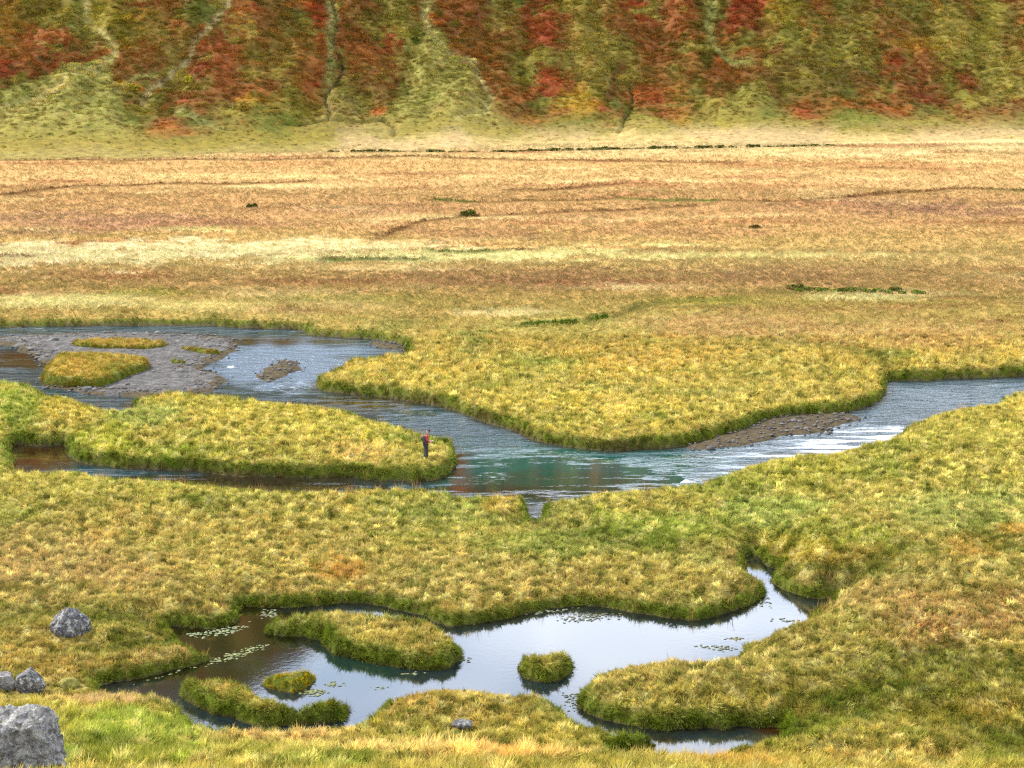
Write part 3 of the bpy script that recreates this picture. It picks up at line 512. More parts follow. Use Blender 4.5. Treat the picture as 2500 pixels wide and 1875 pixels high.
scatter('hillside_scrub', 'low autumn scrub in red, rust and olive on the hillside', np.stack([x, y, hz - .05], 1), np.stack([np.full(n, -.3) * 0, np.zeros(n), rng.uniform(0, 6.28, n)], 1), np.stack([s * 1.25, s * 1.0, s * 1.15], 1), rng.integers(0, 4, n), hc.clip(0, 1) * .7, COL_S)
# ------------------------------------------------------------------ islets
for (nm, lb, _, hb), P in zip(ISLES, ISW):
    lo = P.min(0) - .8; hi = P.max(0) + .8; G_ = sdf_grid([P], lo[0], hi[0], lo[1], hi[1], .12)
    df = lambda x, y, G_=G_: samp(G_, x, y) + .06 * pn(x * 2.2, y * 2.2, 5)
    X, Y = np.meshgrid(np.arange(lo[0], hi[0], .1), np.arange(lo[1], hi[1], .1)); xf, yf = X.ravel(), Y.ravel(); z = height(xf, yf, True, (df, hb + .2)); d = df(xf, yf)
    z = np.where(d < 0, -.45 * ss(0, .5, -d), z); c = colour(xf, yf, np.maximum(z, .3), d, True) * .62 * KAL; c = np.where((d < 0)[:, None], lin((60, 50, 34)) * .5, c)
    o = link(nm, grid_mesh(nm, X, Y, z.reshape(X.shape), c, keep=(d > -.35).reshape(X.shape)), M_GROUND)
    prop(o, lb, 'islet', 'grass islets')
    den = 44 if lo[1] < 95 else 28; n = int((hi[0] - lo[0]) * (hi[1] - lo[1]) * den); R = np.random.default_rng(n)
    x = R.uniform(lo[0], hi[0], n); y = R.uniform(lo[1], hi[1], n); d = df(x, y); k = d > .03; x, y, d = x[k], y[k], d[k]; z = height(x, y, True, (df, hb + .2))
    rot, scl, idx, tint = tuft_attrs(x, y, z, d, df, True, R, 1. if lo[1] < 95 else 1.25)
    if 'mossy islet' in lb:
        scl *= .65; tint = tint * .3 + .7 * lin((190, 160, 26)) * KAL * (1 + .2 * R.normal(size=(len(x), 1)))
    if 'strip' in lb or 'gravel' in lb: scl *= .8; tint = tint * .6 + .4 * np.where(R.uniform(size=(len(x), 1)) < .5, lin((200, 140, 66)), lin((120, 120, 30))) * KAL
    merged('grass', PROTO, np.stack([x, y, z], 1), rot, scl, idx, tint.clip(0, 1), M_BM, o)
# ------------------------------------------------------------------ gravel
def stone_mat(name, a, b, c_, sc=4., moss=0.):
    m, n, o, l = mat(name)
    c = ramp(n, noise(n, sc, 8, .7), (.3, a), (.5, b), (.72, c_)); c = mixn(n, c, ramp(n, noise(n, sc * 5, 6, .8), (.3, (.55,) * 3), (.7, (1.35,) * 3)), 1., 'MULTIPLY')
    if moss:
        c = mixn(n, c, (.42, .41, .38), ramp(n, noise(n, 4.5, 9, .7), (.53, (0,) * 3), (.57, (1,) * 3)))
        c = mixn(n, c, (.035, .03, .028), ramp(n, noise(n, 3.1, 8, .75, stretch=(1, 1, 2.2)), (.36, (1,) * 3), (.41, (0,) * 3)))
        ge = N(n, 'ShaderNodeNewGeometry'); sx = N(n, 'ShaderNodeSeparateXYZ'); l(ge.outputs['Normal'], sx.inputs[0])
        mu = N(n, 'ShaderNodeMath', operation='MULTIPLY'); l(noise(n, 2.6, 5, .6), mu.inputs[0]); l(sx.outputs[2], mu.inputs[1])
        c = mixn(n, c, (.07, .075, .012), ramp(n, mu.outputs[0], (moss, (0,) * 3), (moss + .05, (1,) * 3)))
    p = N(n, 'ShaderNodeBsdfPrincipled'); l(c, p.inputs['Base Color']); p.inputs['Roughness'].default_value = .9; l(bump(n, noise(n, sc * 1.5, 10, .75), 1., .22), p.inputs['Normal']); l(p.outputs[0], o.inputs[0]); return m
M_GRAV = stone_mat('wet gravel', (.015, .013, .012), (.055, .049, .044), (.17, .155, .142), 1.6)
M_COB = stone_mat('dry cobble', (.04, .035, .03), (.10, .09, .08), (.26, .235, .21), 1.1)
for (nm, lb, _, hb), P in zip(GRAVEL, GRW):
    lo = P.min(0) - 1; hi = P.max(0) + 1; G_ = sdf_grid([P], lo[0], hi[0], lo[1], hi[1], .2)
    X, Y = np.meshgrid(np.arange(lo[0], hi[0], .13), np.arange(lo[1], hi[1], .13)); xf, yf = X.ravel(), Y.ravel()
    d = samp(G_, xf, yf) - .4 + .8 * pn(xf * .4, yf * .7, 31) + .12 * pn(xf * 3, yf * 3, 32)
    z = -.25 + (.25 + hb) * ss(-.7, .5, d) + .045 * pn(xf * .7, yf * 1.2, 33) + .03 * pn(xf * 4, yf * 4, 34) + .02 * pn(xf * 8, yf * 8, 35) + .05 * (hb > .1) * ss(1, 3, d)
    o = link(nm, grid_mesh(nm, X, Y, z.reshape(X.shape), keep=(d > -.6).reshape(X.shape), smooth=False), M_GRAV); prop(o, lb, None, None, 'stuff')
# ------------------------------------------------------------------ water
def water_mat(name, b1, d1, stretch, s2=6., b2=.12, ior=1.5):
    m, n, o, l = mat(name); a = N(n, 'ShaderNodeAttribute', attribute_name='col'); r = N(n, 'ShaderNodeAttribute', attribute_name='rip'); f = N(n, 'ShaderNodeAttribute', attribute_name='foam')
    p = N(n, 'ShaderNodeBsdfPrincipled'); p.inputs['IOR'].default_value = ior; p.inputs['Roughness'].default_value = .03
    fo = N(n, 'ShaderNodeMath', operation='MULTIPLY_ADD'); l(noise(n, 3.2, 8, .8, stretch=(.35, 1.5, 1)), fo.inputs[0]); fo.inputs[1].default_value = 1.; l(f.outputs['Fac'], fo.inputs[2])
    fm = ramp(n, fo.outputs[0], (.86, (0,) * 3), (1.0, (1,) * 3)); l(mixn(n, a.outputs['Color'], (.62, .72, .76), fm), p.inputs['Base Color']); ro = N(n, 'ShaderNodeMath', operation='MULTIPLY_ADD'); lq = N(n, 'ShaderNodeAttribute', attribute_name='lift'); l(lq.outputs['Fac'], ro.inputs[0]); ro.inputs[1].default_value = .16; l(ramp(n, fm, (0, (.03,) * 3), (1, (.7,) * 3)), ro.inputs[2]); l(ro.outputs[0], p.inputs['Roughness'])
    st = ramp(n, noise(n, .8, 4, .6, stretch=(.28, 1.5, 1)), (.46, (.03,) * 3), (.58, (1,) * 3)) if b1 < 2 else None
    rf = r.outputs['Fac']
    if st:
        mm = N(n, 'ShaderNodeMath', operation='MULTIPLY'); lf = N(n, 'ShaderNodeAttribute', attribute_name='lift'); ad = N(n, 'ShaderNodeMath', operation='ADD'); ad.use_clamp = True; l(st, ad.inputs[0]); l(lf.outputs['Fac'], ad.inputs[1]); l(rf, mm.inputs[0]); l(ad.outputs[0], mm.inputs[1]); rf = mm.outputs[0]
    h1 = noise(n, b1, 4, .6, stretch=stretch); h2 = noise(n, s2, 4, .6, stretch=stretch)
    B1 = N(n, 'ShaderNodeBump'); B1.inputs['Distance'].default_value = d1; l(h1, B1.inputs['Height']); l(rf, B1.inputs['Strength'])
    B2 = N(n, 'ShaderNodeBump'); B2.inputs['Distance'].default_value = d1 * b2; l(h2, B2.inputs['Height']); l(rf, B2.inputs['Strength']); l(B1.outputs[0], B2.inputs['Normal'])
    l(B2.outputs[0], p.inputs['Normal']); l(p.outputs[0], o.inputs[0]); return m
M_RIV = water_mat('river water', .9, .55, (.55, 1.25, 1), 4., .16, ior=1.8); M_POND = water_mat('pond water', 3, .004, (1, 1, 1), ior=1.75)
X, Y = np.meshgrid(np.arange(-75, 75, .35), np.arange(98, 182, .3)); xf, yf = X.ravel(), Y.ravel(); d = -shore(xf, yf); u, v = proj(xf, yf, 0 * xf)
def wmix(c, col, w): w = np.clip(w, 0, 1)[:, None]; return c * (1 - w) + lin(col) * w
def blob(u, v, cx_, cy_, rx, ry): return ss(1.25, .5, np.sqrt(((u - cx_) / rx) ** 2 + ((v - cy_) / ry) ** 2) + .35 * pn(u / 60, v / 18, 99))
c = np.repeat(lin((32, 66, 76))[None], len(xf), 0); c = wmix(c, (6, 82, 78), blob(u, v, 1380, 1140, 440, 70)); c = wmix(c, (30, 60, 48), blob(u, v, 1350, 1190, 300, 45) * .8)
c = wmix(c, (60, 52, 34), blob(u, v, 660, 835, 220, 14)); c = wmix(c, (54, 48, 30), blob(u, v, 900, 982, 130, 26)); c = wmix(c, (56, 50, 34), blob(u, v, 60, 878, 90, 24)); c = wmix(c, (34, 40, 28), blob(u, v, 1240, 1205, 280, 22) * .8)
c = wmix(c, (54, 28, 18), blob(u, v, 110, 1110, 130, 40)); c = wmix(c, (44, 34, 28), blob(u, v, 600, 1180, 420, 30)); c = wmix(c, (60, 46, 30), blob(u, v, 1750, 1010, 200, 20) * .7); c = wmix(c, (120, 142, 165), blob(u, v, 700, 890, 220, 60) * .9)  # pale blue at the left riffle: sky reflection put into the base colour
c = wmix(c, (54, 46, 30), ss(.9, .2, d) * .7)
rip = .6 + .2 * pn(xf * .15, yf * .15, 71); rip = rip * (1 - .75 * blob(u, v, 110, 1110, 150, 45)) * (1 - .8 * blob(u, v, 650, 1180, 460, 34)) * (1 - .6 * blob(u, v, 60, 878, 100, 24)) * (1 - .88 * blob(u, v, 1330, 1165, 300, 50)) * (1 + .8 * blob(u, v, 720, 890, 260, 60)) * (1 + .6 * blob(u, v, 1130, 1050, 200, 50)) * (1 + .3 * blob(u, v, 2250, 980, 420, 60)); rip = rip * (1 - .6 * blob(u, v, 660, 836, 200, 12))
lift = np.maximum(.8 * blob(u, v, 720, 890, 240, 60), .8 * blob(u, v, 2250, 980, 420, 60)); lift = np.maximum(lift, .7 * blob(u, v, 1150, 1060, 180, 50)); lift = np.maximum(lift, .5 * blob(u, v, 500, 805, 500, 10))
lift = lift - .6 * blob(u, v, 1330, 1165, 320, 48)
foam = np.zeros(len(xf)) + .1
for q in ((60,803,160,8,.27),(620,812,220,9,.22),(1060,830,60,10,.2),(562,895,24,6,.4),(700,945,110,26,.3),(1000,1010,140,18,.24),(1300,1110,260,26,.24),(1560,1120,240,30,.24),(1880,1070,240,26,.24),(1560,1090,160,10,.25),(2150,970,260,50,.2),(150,1115,60,25,.15),(1210,1160,60,14,.3),(690,850,200,8,.25),(1180,1175,90,12,.25)):
    foam = np.maximum(foam, q[4] * .75 * blob(u, v, *q[:4]) + .1)
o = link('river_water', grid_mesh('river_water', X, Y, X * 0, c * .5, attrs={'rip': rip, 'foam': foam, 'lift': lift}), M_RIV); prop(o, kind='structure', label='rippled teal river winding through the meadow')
X, Y = np.meshgrid(np.arange(-50, 50, .3), np.arange(62, 98.01, .3)); xf, yf = X.ravel(), Y.ravel(); d = -shore(xf, yf); u, v = proj(xf, yf, 0 * xf)
c = np.repeat(lin((44, 58, 62))[None], len(xf), 0); c = wmix(c, (34, 30, 14), blob(u, v, 560, 1540, 260, 90)); c = wmix(c, (24, 38, 18), blob(u, v, 440, 1640, 260, 36)); c = wmix(c, (36, 66, 58), blob(u, v, 850, 1640, 160, 50)); c = wmix(c, (44, 36, 18), ss(.8, .2, d) * .6); c = wmix(c, (70, 40, 22), blob(u, v, 1900, 1780, 60, 14))  # dark blobs at the left: hill and bank reflections painted into the water colour
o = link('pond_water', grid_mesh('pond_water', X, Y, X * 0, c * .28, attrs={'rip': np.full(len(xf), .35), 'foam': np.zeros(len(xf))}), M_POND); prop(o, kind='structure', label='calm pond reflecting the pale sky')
#@@PART2
# ------------------------------------------------------------------ boulders and stones
def fbm3(p, s):
    return (fbm(p[:, 0] + 7.1, p[:, 1] + p[:, 2] * .6, 4, s) + fbm(p[:, 1] - 3.3, p[:, 2] + p[:, 0] * .4, 4, s + 9) + fbm(p[:, 2] + 1.7, p[:, 0] - p[:, 1] * .5, 4, s + 18)) / 1.7
M_ROCK = stone_mat('lichened basalt', (.03, .028, .028), (.12, .115, .115), (.34, .33, .32), 3.2, .56)
M_ROCKP = stone_mat('pale lichened basalt', (.05, .045, .042), (.22, .205, .2), (.55, .53, .5), 3.2, .54)
M_ROCKD = stone_mat('wet dark rock', (.01, .01, .01), (.035, .03, .028), (.08, .07, .06), 3.)
M_MOSS = stone_mat('yellow moss', (.12, .12, .015), (.30, .27, .04), (.5, .42, .08), 6.)
def rock(name, label, cat, x, y, z, size, planes, m, seed, rough=.12, sub=6, group=None, rz=0.):
    bm = bmesh.new(); bmesh.ops.create_icosphere(bm, subdivisions=sub, radius=1); P = np.array([v.co[:] for v in bm.verts])
    R = np.random.default_rng(seed); pl = [np.array(q, float) for q in planes] + [np.append(v / np.linalg.norm(v), R.uniform(.82, 1.02)) for v in R.normal(size=(26, 3))]
    r = np.full(len(P), 1.15)
    for q in pl:
        nn = q[:3] / np.linalg.norm(q[:3]); dt = P @ nn; r = np.minimum(r, np.where(dt > .05, q[3] / np.maximum(dt, .05), 9))
    V = P * r[:, None]; f = fbm3(V * 1.3 + seed, seed); f2 = fbm3(V * 5 + seed, seed + 3); V = V * (1 + rough * f + rough * .45 * f2 - rough * .9 * np.abs(fbm3(V * 2.6, seed + 6)) - rough * .5 * np.abs(fbm3(V * 6, seed + 8)))[:, None]
    V = V * np.array(size) / 2
    for v, c in zip(bm.verts, V): v.co = c
    me = bpy.data.meshes.new(name); bm.to_mesh(me); bm.free(); me.polygons.foreach_set('use_smooth', np.ones(len(me.polygons), bool))
    o = link(name, me, m); o.location = (x, y, z); o.rotation_euler = (0, 0, rz); return prop(o, label, cat, group)
def put(name, label, cat, px, py, size, planes, m, seed, sink=.25, **k):
    x, y, z = at(px, py); return rock(name, label, cat, x, y, z + size[2] * (.5 - sink), size, planes, m, seed, **k)
put('boulder', 'dark grey domed boulder on the grassy mound left of the pond', 'boulder', 172, 1548, (1.72, 1.5, 2.0), [(.1,-.8,.5,.78),(-.7,-.2,.75,.80),(.75,-.2,.6,.84),(0,.2,1,.92)], M_ROCK, 4, .36, rough=.17)
put('boulder', 'large pale flat-topped boulder in the bottom left corner among grass', 'boulder', 66, 1900, (2.55, 2.0, 2.72), [(.0,-.25,1,.72),(.93,-.1,.28,.72),(-.9,-.2,.1,.9),(.1,-1,.25,.75),(.5,-.8,.6,.86)], M_ROCKP, 12, .16, rough=.2)
put('boulder', 'low dark boulder half hidden behind the straw grass at the left edge', 'boulder', 76, 1690, (1.2, 1.0, 1.3), [(.6,0,.75,.78),(-.5,0,.9,.85)], M_ROCK, 23, .22)
put('boulder', 'small pale stone cut by the left edge beside the low dark boulder', 'boulder', 10, 1682, (1.0, .9, 1.0), [(.2,0,1,.75)], M_ROCKP, 31, .22)
put('stone', 'little grey stone sunk in the grass of the near mound', 'stone', 1130, 1774, (.8, .55, .42), [(0,0,1,.8)], M_ROCK, 37, .3, sub=4)
put('moss_cushion', 'yellow-green moss cushion in the dry grass beside the dark channel', 'moss', 170, 1678, (.95, .6, .6), [], M_MOSS, 41, .3, sub=4)
put('rock', 'small black rock breaking the surface above the stony shoal', 'rock', 640, 883, (1.1, .7, .35), [(0,0,1,.6)], M_ROCKD, 43, .4, sub=4, group='rocks in the river')
put('rock', 'dark rock with a white wake at the tip of the gravel bar', 'rock', 545, 893, (1.0, .7, .5), [(0,0,1,.7)], M_ROCKD, 47, .4, sub=4, group='rocks in the river')
put('rock', 'black boulder at the foot of the hillside, left of a pair', 'rock', 1560, 308, (3.0, 2.2, 1.6), [(0,0,1,.7)], M_ROCKD, 53, .3, sub=4)
put('rock', 'black boulder at the foot of the hillside, right and longer one of a pair', 'rock', 1588, 309, (4.4, 2.4, 1.4), [(0,0,1,.6)], M_ROCKD, 59, .3, sub=4)
# scattered cobbles standing proud of the gravel
R = np.random.default_rng(5); Vs = []; Fs = []; off = 0
bm = bmesh.new(); bmesh.ops.create_icosphere(bm, subdivisions=1, radius=1); IV = np.array([v.co[:] for v in bm.verts]); IF = np.array([[v.index for v in f.verts] for f in bm.faces]); bm.free()
n = 20000; x = R.uniform(-42, 30, n); y = R.uniform(105, 160, n); g_ = samp(GG, x, y); k = (g_ > -.9) & (g_ < 9); x, y, g_ = x[k], y[k], g_[k]; k = R.uniform(size=len(x)) < ss(-.9, .4, g_); x, y, g_ = x[k], y[k], g_[k]
for a, b, q in zip(x, y, g_):
    s_ = R.lognormal(-2.6, .5); V = IV * np.array([s_ * R.uniform(.8, 1.6), s_ * R.uniform(.7, 1.1), s_ * R.uniform(.4, .7)]) * (1 + .15 * R.normal(size=(len(IV), 1))); t = R.uniform(0, 6.28)
    V = np.stack([V[:, 0] * math.cos(t) - V[:, 1] * math.sin(t), V[:, 0] * math.sin(t) + V[:, 1] * math.cos(t), V[:, 2]], 1) + [a, b, .02 + .16 * ss(-.5, .8, q)]; Vs.append(V); Fs.append(IF + off); off += len(V)
o = link('gravel_cobbles', raw_mesh('gravel_cobbles', np.concatenate(Vs), np.concatenate(Fs), smooth=True), M_COB); prop(o, 'loose grey cobbles along the gravel bars', kind='stuff')
# ------------------------------------------------------------------ pondweed
m, n_, o_, l = mat('pondweed leaf'); a = N(n_, 'ShaderNodeAttribute', attribute_name='tint'); p = N(n_, 'ShaderNodeBsdfPrincipled'); l(a.outputs['Color'], p.inputs['Base Color']); p.inputs['Roughness'].default_value = .6; l(p.outputs[0], o_.inputs[0]); M_WEED = m
Vs = []; Fs = []; T = []; off = 0; R = np.random.default_rng(9)
for cx_, cy_, rx, ry, nn, cols, slope in ((545,1541,52,10,330,((222,222,190),(190,190,130)),-.18),(475,1549,18,4,60,((214,214,180),),0),(575,1600,66,9,360,((224,220,170),(196,190,96),(150,160,70)),-.3),(660,1500,20,10,120,((190,186,150),),0),(1430,1508,62,10,300,((172,166,140),(140,136,104)),-.05),(1350,1492,60,4,60,((200,204,190),),-.1),(1755,1582,50,6,130,((184,178,140),(150,146,110)),.1),(1792,1560,18,5,60,((196,176,120),),0),(765,1692,30,8,170,((200,190,120),(150,160,60)),0),(815,1672,22,5,50,((180,180,120),),0),(1395,1708,18,22,70,((150,156,130),),0),(1015,1645,30,4,40,((190,186,140),),0),(1135,1608,20,6,30,((190,190,150),),0),(1920,1515,40,8,40,((160,160,130),),0),(1850,1470,40,14,50,((170,170,140),),0),(400,1650,60,4,40,((190,190,140),),-.3),(930,1680,30,5,30,((180,180,140),),0)):
    for _ in range(int(nn * 1.3)):
        r = math.sqrt(R.uniform()) * (1 + .3 * R.normal()); t = R.uniform(0, 6.283); px = cx_ + rx * r * math.cos(t); py = cy_ + ry * r * math.sin(t) + slope * (px - cx_)
        if pn(np.array([px / 9.]), np.array([py / 3.5]), 77)[0] < .08: continue
        x, y = unproj(px, py); x, y = float(x), float(y)
        if shore(np.array([x]), np.array([y]))[0] > -.05: continue
        s_ = R.uniform(.025, .055); k = 7; an = np.arange(k) / k * 6.283 + R.uniform(0, 6); q = s_ * R.uniform(.7, 1.25, k); el = R.uniform(1., 1.9)
        top = np.stack([x + np.cos(an) * q * el, y + np.sin(an) * q, np.full(k, .012 + R.uniform(0, .012))], 1); low = top - [0, 0, .01]
        Vs += [top, low]; c = lin(cols[R.integers(len(cols))]) * R.uniform(.6, 1.1) * np.array([.27, .30, .19]); T += [np.repeat(c[None], 2 * k, 0)]
        for j in range(1, k - 1): Fs.append((off, off + j, off + j + 1))
        for j in range(k): j2 = (j + 1) % k; Fs += [(off + j, off + k + j, off + j2), (off + j2, off + k + j, off + k + j2)]
        off += 2 * k
o = link('pondweed', raw_mesh('pondweed', np.concatenate(Vs), np.array(Fs), {'tint': np.concatenate(T)}), M_WEED); prop(o, 'pale floating pondweed leaves in loose patches on the pond', kind='stuff')
# ------------------------------------------------------------------ shrubs
def shrub_mesh(name, seed, w, h, cols, n=420, leaf=.1):
    R = np.random.default_rng(seed); V = []; F = []; T = []; lob = [(R.uniform(-.32, .32) * w, R.uniform(-.2, .2) * w, R.uniform(.5, 1.) ) for _ in range(6)]
    for i in range(n):
        lx, ly, ls = lob[R.integers(6)]; v = R.normal(size=3); v /= np.linalg.norm(v); v[2] = abs(v[2]); q = R.uniform(.5, 1.) ** .5
        p = np.array([lx + v[0] * w * .26 * q * ls, ly + v[1] * w * .24 * q * ls, .05 + v[2] * h * q * ls * .9]); a = np.cross(v, R.normal(size=3)); a /= np.linalg.norm(a); b = np.cross(v + R.normal(size=3) * .4, a); b /= np.linalg.norm(b); s_ = leaf * R.uniform(.6, 1.4); k = len(V)
        V += [p - a * s_, p + b * s_ * .6, p + a * s_, p - b * s_ * .6]; F += [(k, k + 1, k + 2, k + 3)]; T += [lin(cols[R.integers(len(cols))]) * R.uniform(.6, 1.2) * .6] * 4
    return raw_mesh(name, np.array(V), np.array(F), {'tint': np.array(T), 'shade': np.ones((len(V), 3))})
def stem_mesh(seed, w, h):
    R = np.random.default_rng(seed + 500); V = []; F = []
    for i in range(7):
        a = R.uniform(0, 6.28); e = np.array([math.cos(a) * w * .3 * R.uniform(.3, 1), math.sin(a) * w * .22, h * R.uniform(.5, .8)]); k = len(V); r0 = .03 * min(w, 1.5)
        for t, rr in ((0, r0), (1, r0 * .4)):
            for j in range(4): V.append(e * t + [math.cos(j * 1.571) * rr, math.sin(j * 1.571) * rr, -.05 * (1 - t)])
        for j in range(4): F.append((k + j, k + (j + 1) % 4, k + 4 + (j + 1) % 4, k + 4 + j))
    return raw_mesh('stems', np.array(V), np.array(F))
M_BARK = stone_mat('shrub bark', (.04, .03, .02), (.08, .06, .04), (.12, .09, .06), 8.)
GRN = ((82,92,36),(104,112,44),(66,78,30)); BRN = ((90,70,34),(70,72,30),(110,84,44)); YEL = ((220,196,50),(190,180,60),(160,150,50)); LGR = ((126,148,50),(98,122,36),(146,156,64))
def shrub(px, py, w, h, cols, seed, label, group=None, src=None, name='shrub'):
    x, y, z = at(px, py)
    if py < 330: x, y, z = hill_at(px, py)
    if src:
        o = src.copy(); LINK(o); kids = [c.copy() for c in src.children]
        for c in kids: c.parent = o; LINK(c)
        for k_ in ('group',):
            if k_ in o: del o[k_]
    else:
        o = bpy.data.objects.new(name, None); LINK(o); link('foliage', shrub_mesh('foliage', seed, w, h, cols, 420, .055 * max(w, 1)), M_BM, o); link('stems', stem_mesh(seed, w, h), M_BARK, o)
    o.location = (x, y, z - .03); return prop(o, label, 'shrub', group)
def hill_at(px, py):
    t = np.arange(290, 430, .25); dx = (px - CX) / FPX; dy = -(py - CY) / FPX; Yd = cp + dy * sp; X_ = dx * t / Yd; Z_ = HC + (-sp + dy * cp) * t / Yd; hz_ = hill(X_, t); k = np.argmax(hz_ > Z_); return float(X_[k]), float(t[k]), float(hz_[k])
ROW = [(x / 1.7696, 371 - .0 * x) for x in (1450, 1540, 1575, 1612, 1660, 1702, 1742, 1800, 1860, 1910, 1965, 2040, 2150, 2190)] + [(1250 + x / 1.7696, 369.5 - x * .0098) for x in (40, 95, 125, 180, 255, 300, 355, 388, 425, 485, 510, 550, 602, 630, 680, 745, 770, 825, 895, 960, 1040, 1110, 1180, 1235, 1300, 1380)]
R = np.random.default_rng(77); protos = []
for i, (px, py) in enumerate(ROW):
    big = {3: 1.5, 26: 1.35, 27: 1.4}.get(i, 1.)
    src = protos[i % 3] if i >= 3 else None
    o = shrub(px, py, 1.8, .75, GRN, 200 + i, 'low dark green shrub in the long row along the far edge of the plain', 'shrubs in a row along the far edge of the plain', src)
    if i < 3: protos.append(o)
    s_ = R.uniform(.9, 1.4) * big; o.scale = (s_ * R.uniform(.9, 1.7), s_, s_ * R.uniform(.4, .75)); o.rotation_euler.z = R.uniform(-.4, .4)
shrub(613, 506, 1.6, .65, GRN, 301, 'small dark bush alone on the far plain at the left')
shrub(1138, 527, 2.4, .95, GRN, 302, 'dark green bush on the far plain just above the middle of the picture')
shrub(1150, 529, 1.6, .4, BRN, 303, 'low brownish bush touching the dark green bush on the far plain')
shrub(1845, 556, 2.0, .5, BRN, 304, 'flat olive-brown bush alone on the right of the far plain')
shrub(1464, 782, 2.0, 1.0, LGR, 305, 'roundest bright green bush, at the right end of the ditch shrubs')
gl = 'low green bush in the ditch left of the roundest bush'
for i, (px, w_) in enumerate(((1285, 1.1), (1305, 1.2), (1330, 1.5), (1352, 1.3), (1375, 1.6), (1398, 1.1))): shrub(px, 795 - i * 1.2, w_, .5, LGR, 310 + i, gl, 'low green bushes in the ditch')
for i, px in enumerate(range(1925, 2235, 22)): shrub(px + R.uniform(-12, 12), 706 + .02 * (px - 1925) + R.uniform(-3, 4), R.uniform(1., 2.2), R.uniform(.2, .42), LGR if i % 3 else GRN, 330 + i, 'low dark green bush in the row behind the cream grass patch on the right', 'bushes in a row behind the cream grass patch')
shrub(325, 222, 2.6, 1.6, YEL, 360, 'small bright yellow bush at the foot of the left gully fan')
shrub(468, 200, 3.4, 1.5, YEL, 361, 'wider yellow bush on the hillside right of the left gully')
shrub(598, 268, 2.6, 2.4, ((200,164,60),(180,150,60),(150,120,44)), 362, 'golden bush low on the hillside below the rust-red ridge')
# ------------------------------------------------------------------ the angler
def flat_mat(name, c, r=.85, b=None):
    m, n, o, l = mat(name); p = N(n, 'ShaderNodeBsdfPrincipled'); v = ramp(n, noise(n, b or 40, 4, .6), (.3, tuple(q * .75 for q in c)), (.7, tuple(q * 1.2 for q in c))); l(v, p.inputs['Base Color']); p.inputs['Roughness'].default_value = r
    l(bump(n, noise(n, 25, 4, .6), .4, .01), p.inputs['Normal']); l(p.outputs[0], o.inputs[0]); return m
M_SKIN = flat_mat('skin', (.50, .30, .22), .6); M_RED = flat_mat('red sweater', (.36, .03, .015)); M_DRED = flat_mat('maroon wool', (.05, .015, .02)); M_GREY = flat_mat('grey vest', (.05, .045, .045)); M_WADE = flat_mat('dark waders', (.026, .025, .026)); M_BOOT = flat_mat('boots', (.03, .022, .018)); M_HAIR = flat_mat('grey hair', (.25, .2, .18)); M_PALE = flat_mat('pale item', (.4, .38, .3))
def skinned(name, joints, edges, m, parent, sub=2, extra=None):
    """joints: (x, y, z, rx, ry); one continuous surface grown round the connected joints"""
    me = bpy.data.meshes.new(name); me.from_pydata([j[:3] for j in joints], edges, []); o = bpy.data.objects.new(name, me); LINK(o); me.skin_vertices or me.attributes
    sk = o.modifiers.new('skin', 'SKIN'); sk.use_smooth_shade = True; sk.use_x_symmetry = False
    if not me.skin_vertices:
        bpy.context.view_layer.objects.active = o; o.select_set(True); bpy.ops.mesh.customdata_skin_add(); o.select_set(False)
    for j, v in zip(joints, me.skin_vertices[0].data): v.radius = (j[3], j[4] if len(j) > 4 else j[3])
    me.skin_vertices[0].data[0].use_root = True
    sb = o.modifiers.new('s', 'SUBSURF'); sb.levels = sb.render_levels = sub
    dg = bpy.context.evaluated_depsgraph_get(); new = bpy.data.meshes.new_from_object(o.evaluated_get(dg)); bpy.data.objects.remove(o); new.name = name
    new.materials.clear(); r = link(name, new, m, parent); return r
px_, py_, pz_ = at(1040, 1122, .8); pz_ += .05
BOD = bpy.data.objects.new('person', None)
# joints in metres: x = the way he faces, y = his left
HIP = (0.0, 0, .93)
J = [(-.01, 0, .95, .13, .15), (.0, 0, 1.12, .12, .15), (.02, 0, 1.30, .12, .16), (.04, 0, 1.43, .07, .10), (.07, 0, 1.50, .052), (.10, 0, 1.56, .055),
     (.03, .18, 1.40, .06), (.03, .235, 1.14, .045), (.20, .17, 1.03, .038), (.27, .10, 1.05, .03),
     (.03, -.18, 1.40, .06), (.03, -.235, 1.14, .045), (.20, -.17, 1.03, .038), (.27, -.08, 1.05, .03),
     (-.01, .095, .86, .095), (.02, .10, .50, .062), (-.02, .105, .10, .045), (.10, .115, .045, .035),
     (-.01, -.095, .86, .095), (.03, -.10, .50, .062), (.01, -.105, .10, .045), (.13, -.115, .045, .035)]
E = [(0, 1), (1, 2), (2, 3), (3, 4), (4, 5), (3, 6), (6, 7), (7, 8), (8, 9), (3, 10), (10, 11), (11, 12), (12, 13), (0, 14), (14, 15), (15, 16), (16, 17), (0, 18), (18, 19), (19, 20), (20, 21)]
for s_, w_ in ((1, 9), (-1, 13)):                        # palm, four fingers and a thumb on each hand, curled round what he holds
    bx, by, bz = J[w_][:3]; k = len(J); J.append((bx + .055, by - s_ * .02, bz + .005, .024, .016)); E.append((w_, k)); pk = k
    for f in range(4):
        dz = .030 - f * .019; ln = (.036, .041, .038, .030)[f]; k = len(J)
        J += [(bx + .085, by - s_ * .022, bz + dz, .0088), (bx + .085 + ln, by - s_ * .035, bz + dz - .004, .0082), (bx + .09 + ln, by - s_ * .062, bz + dz - .008, .007)]; E += [(pk, k), (k, k + 1), (k + 1, k + 2)]
    k = len(J); J += [(bx + .045, by - s_ * .045, bz + .036, .010), (bx + .085, by - s_ * .062, bz + .046, .0085)]; E += [(pk, k), (k, k + 1)]
